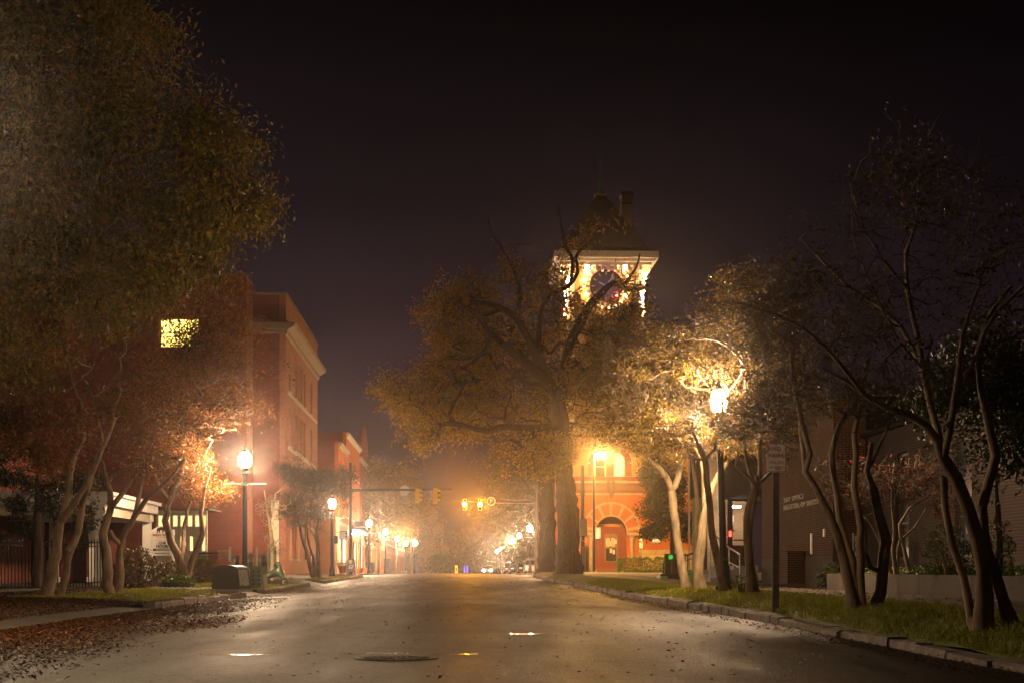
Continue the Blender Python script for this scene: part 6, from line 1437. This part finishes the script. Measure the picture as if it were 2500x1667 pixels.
make('crape_myrtle', 'tallest crape myrtle, three mottled stems rising dark beside the frame edge', 'tree', 15.5,
     [[(2404, 1514, 0, 25), (2402, 1460, 0, 20), (2401, 1390, 0, 17), (2386, 1314, 0, 16), (2359, 1226, 0, 15), (2330, 1165, 0, 15), (2303, 1122, 0, 14), (2290, 1080, 0, 13), (2262, 1040, 0, 11), (2225, 1015, 0, 10), (2190, 1004, 0, 9), (2150, 985, 0, 8), (2110, 962, 0, 6.5), (2060, 925, 0, 5), (2010, 900, 0, 3.5)],
      [(2372, 1506, .2, 13), (2352, 1409, .2, 10.5), (2325, 1325, .2, 10), (2312, 1237, .2, 9.5), (2306, 1160, .1, 9)],
      [(2296, 1105, 0, 11), (2290, 1050, .1, 10), (2272, 985, .1, 9), (2252, 900, .2, 8.5), (2241, 838, .2, 8), (2228, 760, .2, 7), (2215, 704, .2, 6.5), (2210, 620, .2, 5), (2238, 540, .2, 4), (2241, 430, .2, 3)],
      [(2303, 1100, 0, 10), (2318, 1057, -.1, 9.5), (2330, 988, -.1, 9), (2340, 900, -.2, 8), (2350, 820, -.2, 6), (2390, 700, -.2, 4)], [(2456, 1514, .1, 22), (2445, 1460, .1, 17), (2424, 1390, .1, 15), (2400, 1294, .1, 13), (2397, 1241, .1, 13), (2410, 1190, .1, 13), (2428, 1110, .1, 12), (2409, 1007, .1, 10.5), (2397, 950, .1, 9), (2385, 860, .1, 7), (2420, 760, .1, 5.5), (2470, 700, .1, 4)],
      [(2252, 900, .2, 7), (2200, 800, .4, 6), (2150, 750, .5, 5.5), (2070, 700, .6, 5), (1990, 620, .7, 4), (1955, 580, .7, 2.5)], [(2110, 962, 0, 6), (2020, 850, -.2, 5), (1960, 800, -.3, 4.5), (1890, 766, -.4, 4), (1800, 738, -.4, 2.5)], [(2060, 700, .6, 4), (2010, 690, .6, 3), (1960, 655, .6, 2.5)],
      [(2330, 988, -.1, 7), (2384, 862, -.3, 6), (2432, 766, -.4, 5.5), (2500, 700, -.5, 4.5)], [(2250, 870, .2, 5), (2200, 840, .1, 4), (2130, 700, .2, 3.5), (2085, 590, .2, 2.5), (2080, 470, .2, 2)], [(2215, 704, .2, 5), (2160, 640, 0, 4), (2110, 560, 0, 3), (2075, 450, 0, 2)]],
     [(2150, 640, 15.5, 220, 150, 1.1, 1.4), (2250, 430, 15.5, 170, 130, 1, .9), (2400, 560, 15.5, 160, 200, 1.1, 1.1), (1950, 720, 15.5, 150, 100, .9, .7), (2380, 800, 15.5, 170, 140, 1.1, .8), (2050, 830, 15.5, 150, 90, .9, .6), (2550, 700, 15.5, 100, 250, 1, .5), (2220, 900, 15.5, 120, 80, .9, .4), (2080, 480, 15.5, 120, 90, .9, .4)],
     1500, 'bark_smooth', 'leaf_dim', .4, .055, 56, (1.0, .2), group=G, step=.18, rmin=.0035, wob=.025, low=3.0)
# pruned shrubby crape myrtle glowing in the planter
make('ornamental_shrub', 'spreading bare pruned shrub with pale lit twigs and a few red leaves inside the planter', 'shrub', 31,
     [[(2186, 1398, 0, 5), (2180, 1340, 0, 4.5), (2184, 1290, 0, 4), (2178, 1240, 0, 3.5), (2180, 1190, 0, 3), (2182, 1130, 0, 2)], [(2222, 1398, 0, 6), (2208, 1340, 0, 5), (2196, 1280, 0, 4), (2220, 1240, 0, 3.2), (2262, 1215, 0, 2.2), (2300, 1190, 0, 1.5)],
      [(2175, 1398, 0, 4.5), (2158, 1340, 0, 4), (2140, 1300, 0, 3.5), (2112, 1260, 0, 3), (2060, 1210, 0, 2.5), (2010, 1180, 0, 1.8)], [(2192, 1398, 0, 4), (2196, 1320, 0, 3.5), (2230, 1290, 0, 2.6), (2262, 1240, 0, 2)], [(2190, 1200, 0, 2.5), (2150, 1160, 0, 2), (2120, 1130, 0, 1.3)]],
     [(2180, 1170, 31, 110, 60, 1, 1.3), (2080, 1200, 31, 80, 45, .9, .9), (2260, 1190, 31, 60, 55, .9, .8), (2030, 1150, 31, 50, 35, .8, .4)], 700, 'bark_pale', 'leaf_red', .12, .09, 57, (1.3, .26), step=.2, rmin=.006, bend=.1, low=1.6)
make('bare_shrub', 'small crooked bare shrub in the planter under the dark windows', 'shrub', 28,
     [[(2310, 1395, 0, 4), (2302, 1360, 0, 3.5), (2290, 1335, 0, 3), (2276, 1325, 0, 2)]], [(2285, 1315, 28, 45, 25, .5, 1)], 90, 'bark_pale', 'leaf_yellow', .3, .05, 58, (1, .18), step=.15, low=.9)
# overhanging twig mass at mid distance behind the signs (street side of office), dense lit foliage
make('crape_myrtle', 'crape myrtle crown glowing behind the lamp, its stem hidden by the nearer trees', 'tree', 43,
     [[(1700, 1425, 0, 7), (1698, 1330, 0, 6), (1702, 1220, 0, 5), (1690, 1120, 0, 4)]],
     [(1500, 960, 43, 70, 60, 1.2, .6), (1620, 1010, 43, 110, 70, 1.4, 1), (1760, 1000, 42, 110, 60, 1.4, 1), (1560, 850, 43, 90, 70, 1.3, .7), (1680, 800, 43, 110, 70, 1.4, .4), (1850, 1090, 42, 80, 40, 1.2, .4)],
     1200, 'bark_smooth', 'leaf_yellow', 1.6, .09, 59, (1.0, .3), group=G, step=.25, low=3.0)

make('evergreen', 'dark bushy evergreen mass in the planter against the shaded office wall', 'tree', 29,
     [[(2440, 1395, 0, 9), (2435, 1250, 0, 7), (2430, 1050, 0, 4)]],
     [(2440, 1050, 29, 130, 110, 1.2, 1.2), (2380, 930, 29, 120, 90, 1.2, 1), (2500, 900, 29, 100, 120, 1.2, .8), (2290, 1000, 29, 80, 70, 1, .5), (2400, 1180, 29, 70, 60, 1, .4)],
     520, 'bark_dark', 'leaf_dark', 12, .13, 61, (0, .3), w=.5, spread=.2, low=1.6, rmax=.08, step=.35)
# ------------------------------------------------------------ haze, sky, camera
mb = MB().box(-130, 130, -25, 420, -1.6, 46); hz = mb.build('haze', 'haze'); tag(hz, 'thin humid night air glowing around the lamps', 'haze', None, 'stuff')
m = bpy.data.materials.new('haze'); m.use_nodes = True; nt = m.node_tree; nt.nodes.remove(nt.nodes['Principled BSDF'])
pv = nt.nodes.new('ShaderNodeVolumePrincipled'); pv.inputs['Color'].default_value = (.95, .86, .84, 1); pv.inputs['Density'].default_value = HAZE; pv.inputs['Anisotropy'].default_value = ANISO
nt.links.new(pv.outputs[0], nt.nodes['Material Output'].inputs['Volume']); M['haze'] = m
try: m.cycles.homogeneous_volume = True
except Exception: pass
for me, k in PEND: me.materials[0] = M[k]
w = bpy.data.worlds.new('World'); sc.world = w; w.use_nodes = True; nt = w.node_tree; N, Lk = nt.nodes, nt.links; bg = N['Background']
tc = N.new('ShaderNodeTexCoord'); sp = N.new('ShaderNodeSeparateXYZ'); Lk.new(tc.outputs['Generated'], sp.inputs[0])
cr = N.new('ShaderNodeValToRGB'); Lk.new(sp.outputs[2], cr.inputs[0]); e = cr.color_ramp.elements
cr.color_ramp.elements.new(.1); cr.color_ramp.elements.new(.2)
for el, p_, c_ in zip(cr.color_ramp.elements, (0.0, .107, .236, .36), ((.050, .024, .028), (.040, .022, .031), (.014, .0085, .013), (.0016, .0011, .0018))): el.position = p_; el.color = (*c_, 1)
# faint drifting cloud tint
mp = N.new('ShaderNodeMapping'); mp.inputs['Scale'].default_value = (1.5, 1.5, 9); Lk.new(tc.outputs['Generated'], mp.inputs[0])
nz = N.new('ShaderNodeTexNoise'); nz.inputs['Scale'].default_value = 1.6; nz.inputs['Detail'].default_value = 4; Lk.new(mp.outputs[0], nz.inputs['Vector'])
mr = N.new('ShaderNodeMapRange'); mr.inputs['From Min'].default_value = .35; mr.inputs['From Max'].default_value = .7; mr.inputs['To Min'].default_value = .8; mr.inputs['To Max'].default_value = 1.3; Lk.new(nz.outputs['Fac'], mr.inputs[0])
mx = N.new('ShaderNodeMix'); mx.data_type = 'RGBA'; mx.blend_type = 'MULTIPLY'; mx.inputs[0].default_value = 1; Lk.new(cr.outputs[0], mx.inputs[6]); Lk.new(mr.outputs[0], mx.inputs[7]); mr2 = N.new('ShaderNodeMapRange'); mr2.inputs['From Min'].default_value = -.3; mr2.inputs['From Max'].default_value = .33; mr2.inputs['To Min'].default_value = 1.25; mr2.inputs['To Max'].default_value = .4; Lk.new(sp.outputs[0], mr2.inputs[0])
mx2 = N.new('ShaderNodeMix'); mx2.data_type = 'RGBA'; mx2.blend_type = 'MULTIPLY'; mx2.inputs[0].default_value = 1; Lk.new(mx.outputs[2], mx2.inputs[6]); Lk.new(mr2.outputs[0], mx2.inputs[7]); Lk.new(mx2.outputs[2], bg.inputs['Color']); bg.inputs['Strength'].default_value = SKY
cam = bpy.data.cameras.new('camera'); co = bpy.data.objects.new('camera', cam); COL.objects.link(co); sc.camera = co
cam.sensor_width = 36; cam.lens = 36 * F / 2500; co.location = (0, 0, CZ); co.rotation_euler = (math.pi / 2, 0, 0); cam.shift_y = (HZ - 833.5) / 2500; cam.clip_end = 4000; cam.clip_start = .1
vs = sc.view_settings; vs.view_transform = 'Standard'; vs.look = 'None'; vs.exposure = EXPO; vs.gamma = 1; vs.use_curve_mapping = False
sc.render.engine = 'CYCLES'; c = sc.cycles; c.max_bounces = 5; c.diffuse_bounces = 2; c.glossy_bounces = 2; c.transmission_bounces = 3; c.volume_bounces = 0; c.transparent_max_bounces = 8
c.sample_clamp_direct = 0; c.sample_clamp_indirect = 3; c.use_denoising = True; c.caustics_reflective = False; c.caustics_refractive = False; c.blur_glossy = .5
for m in bpy.data.materials:
    if m.name in ('bulb_red', 'bulb_blue', 'purple', 'yellow_glow', 'green_sign', 'clock_face', 'red_lens', 'lit_soft'): m.cycles.emission_sampling = 'NONE'
for m_, e_ in (('headlight', 'NONE'),):
    M[m_].cycles.emission_sampling = e_
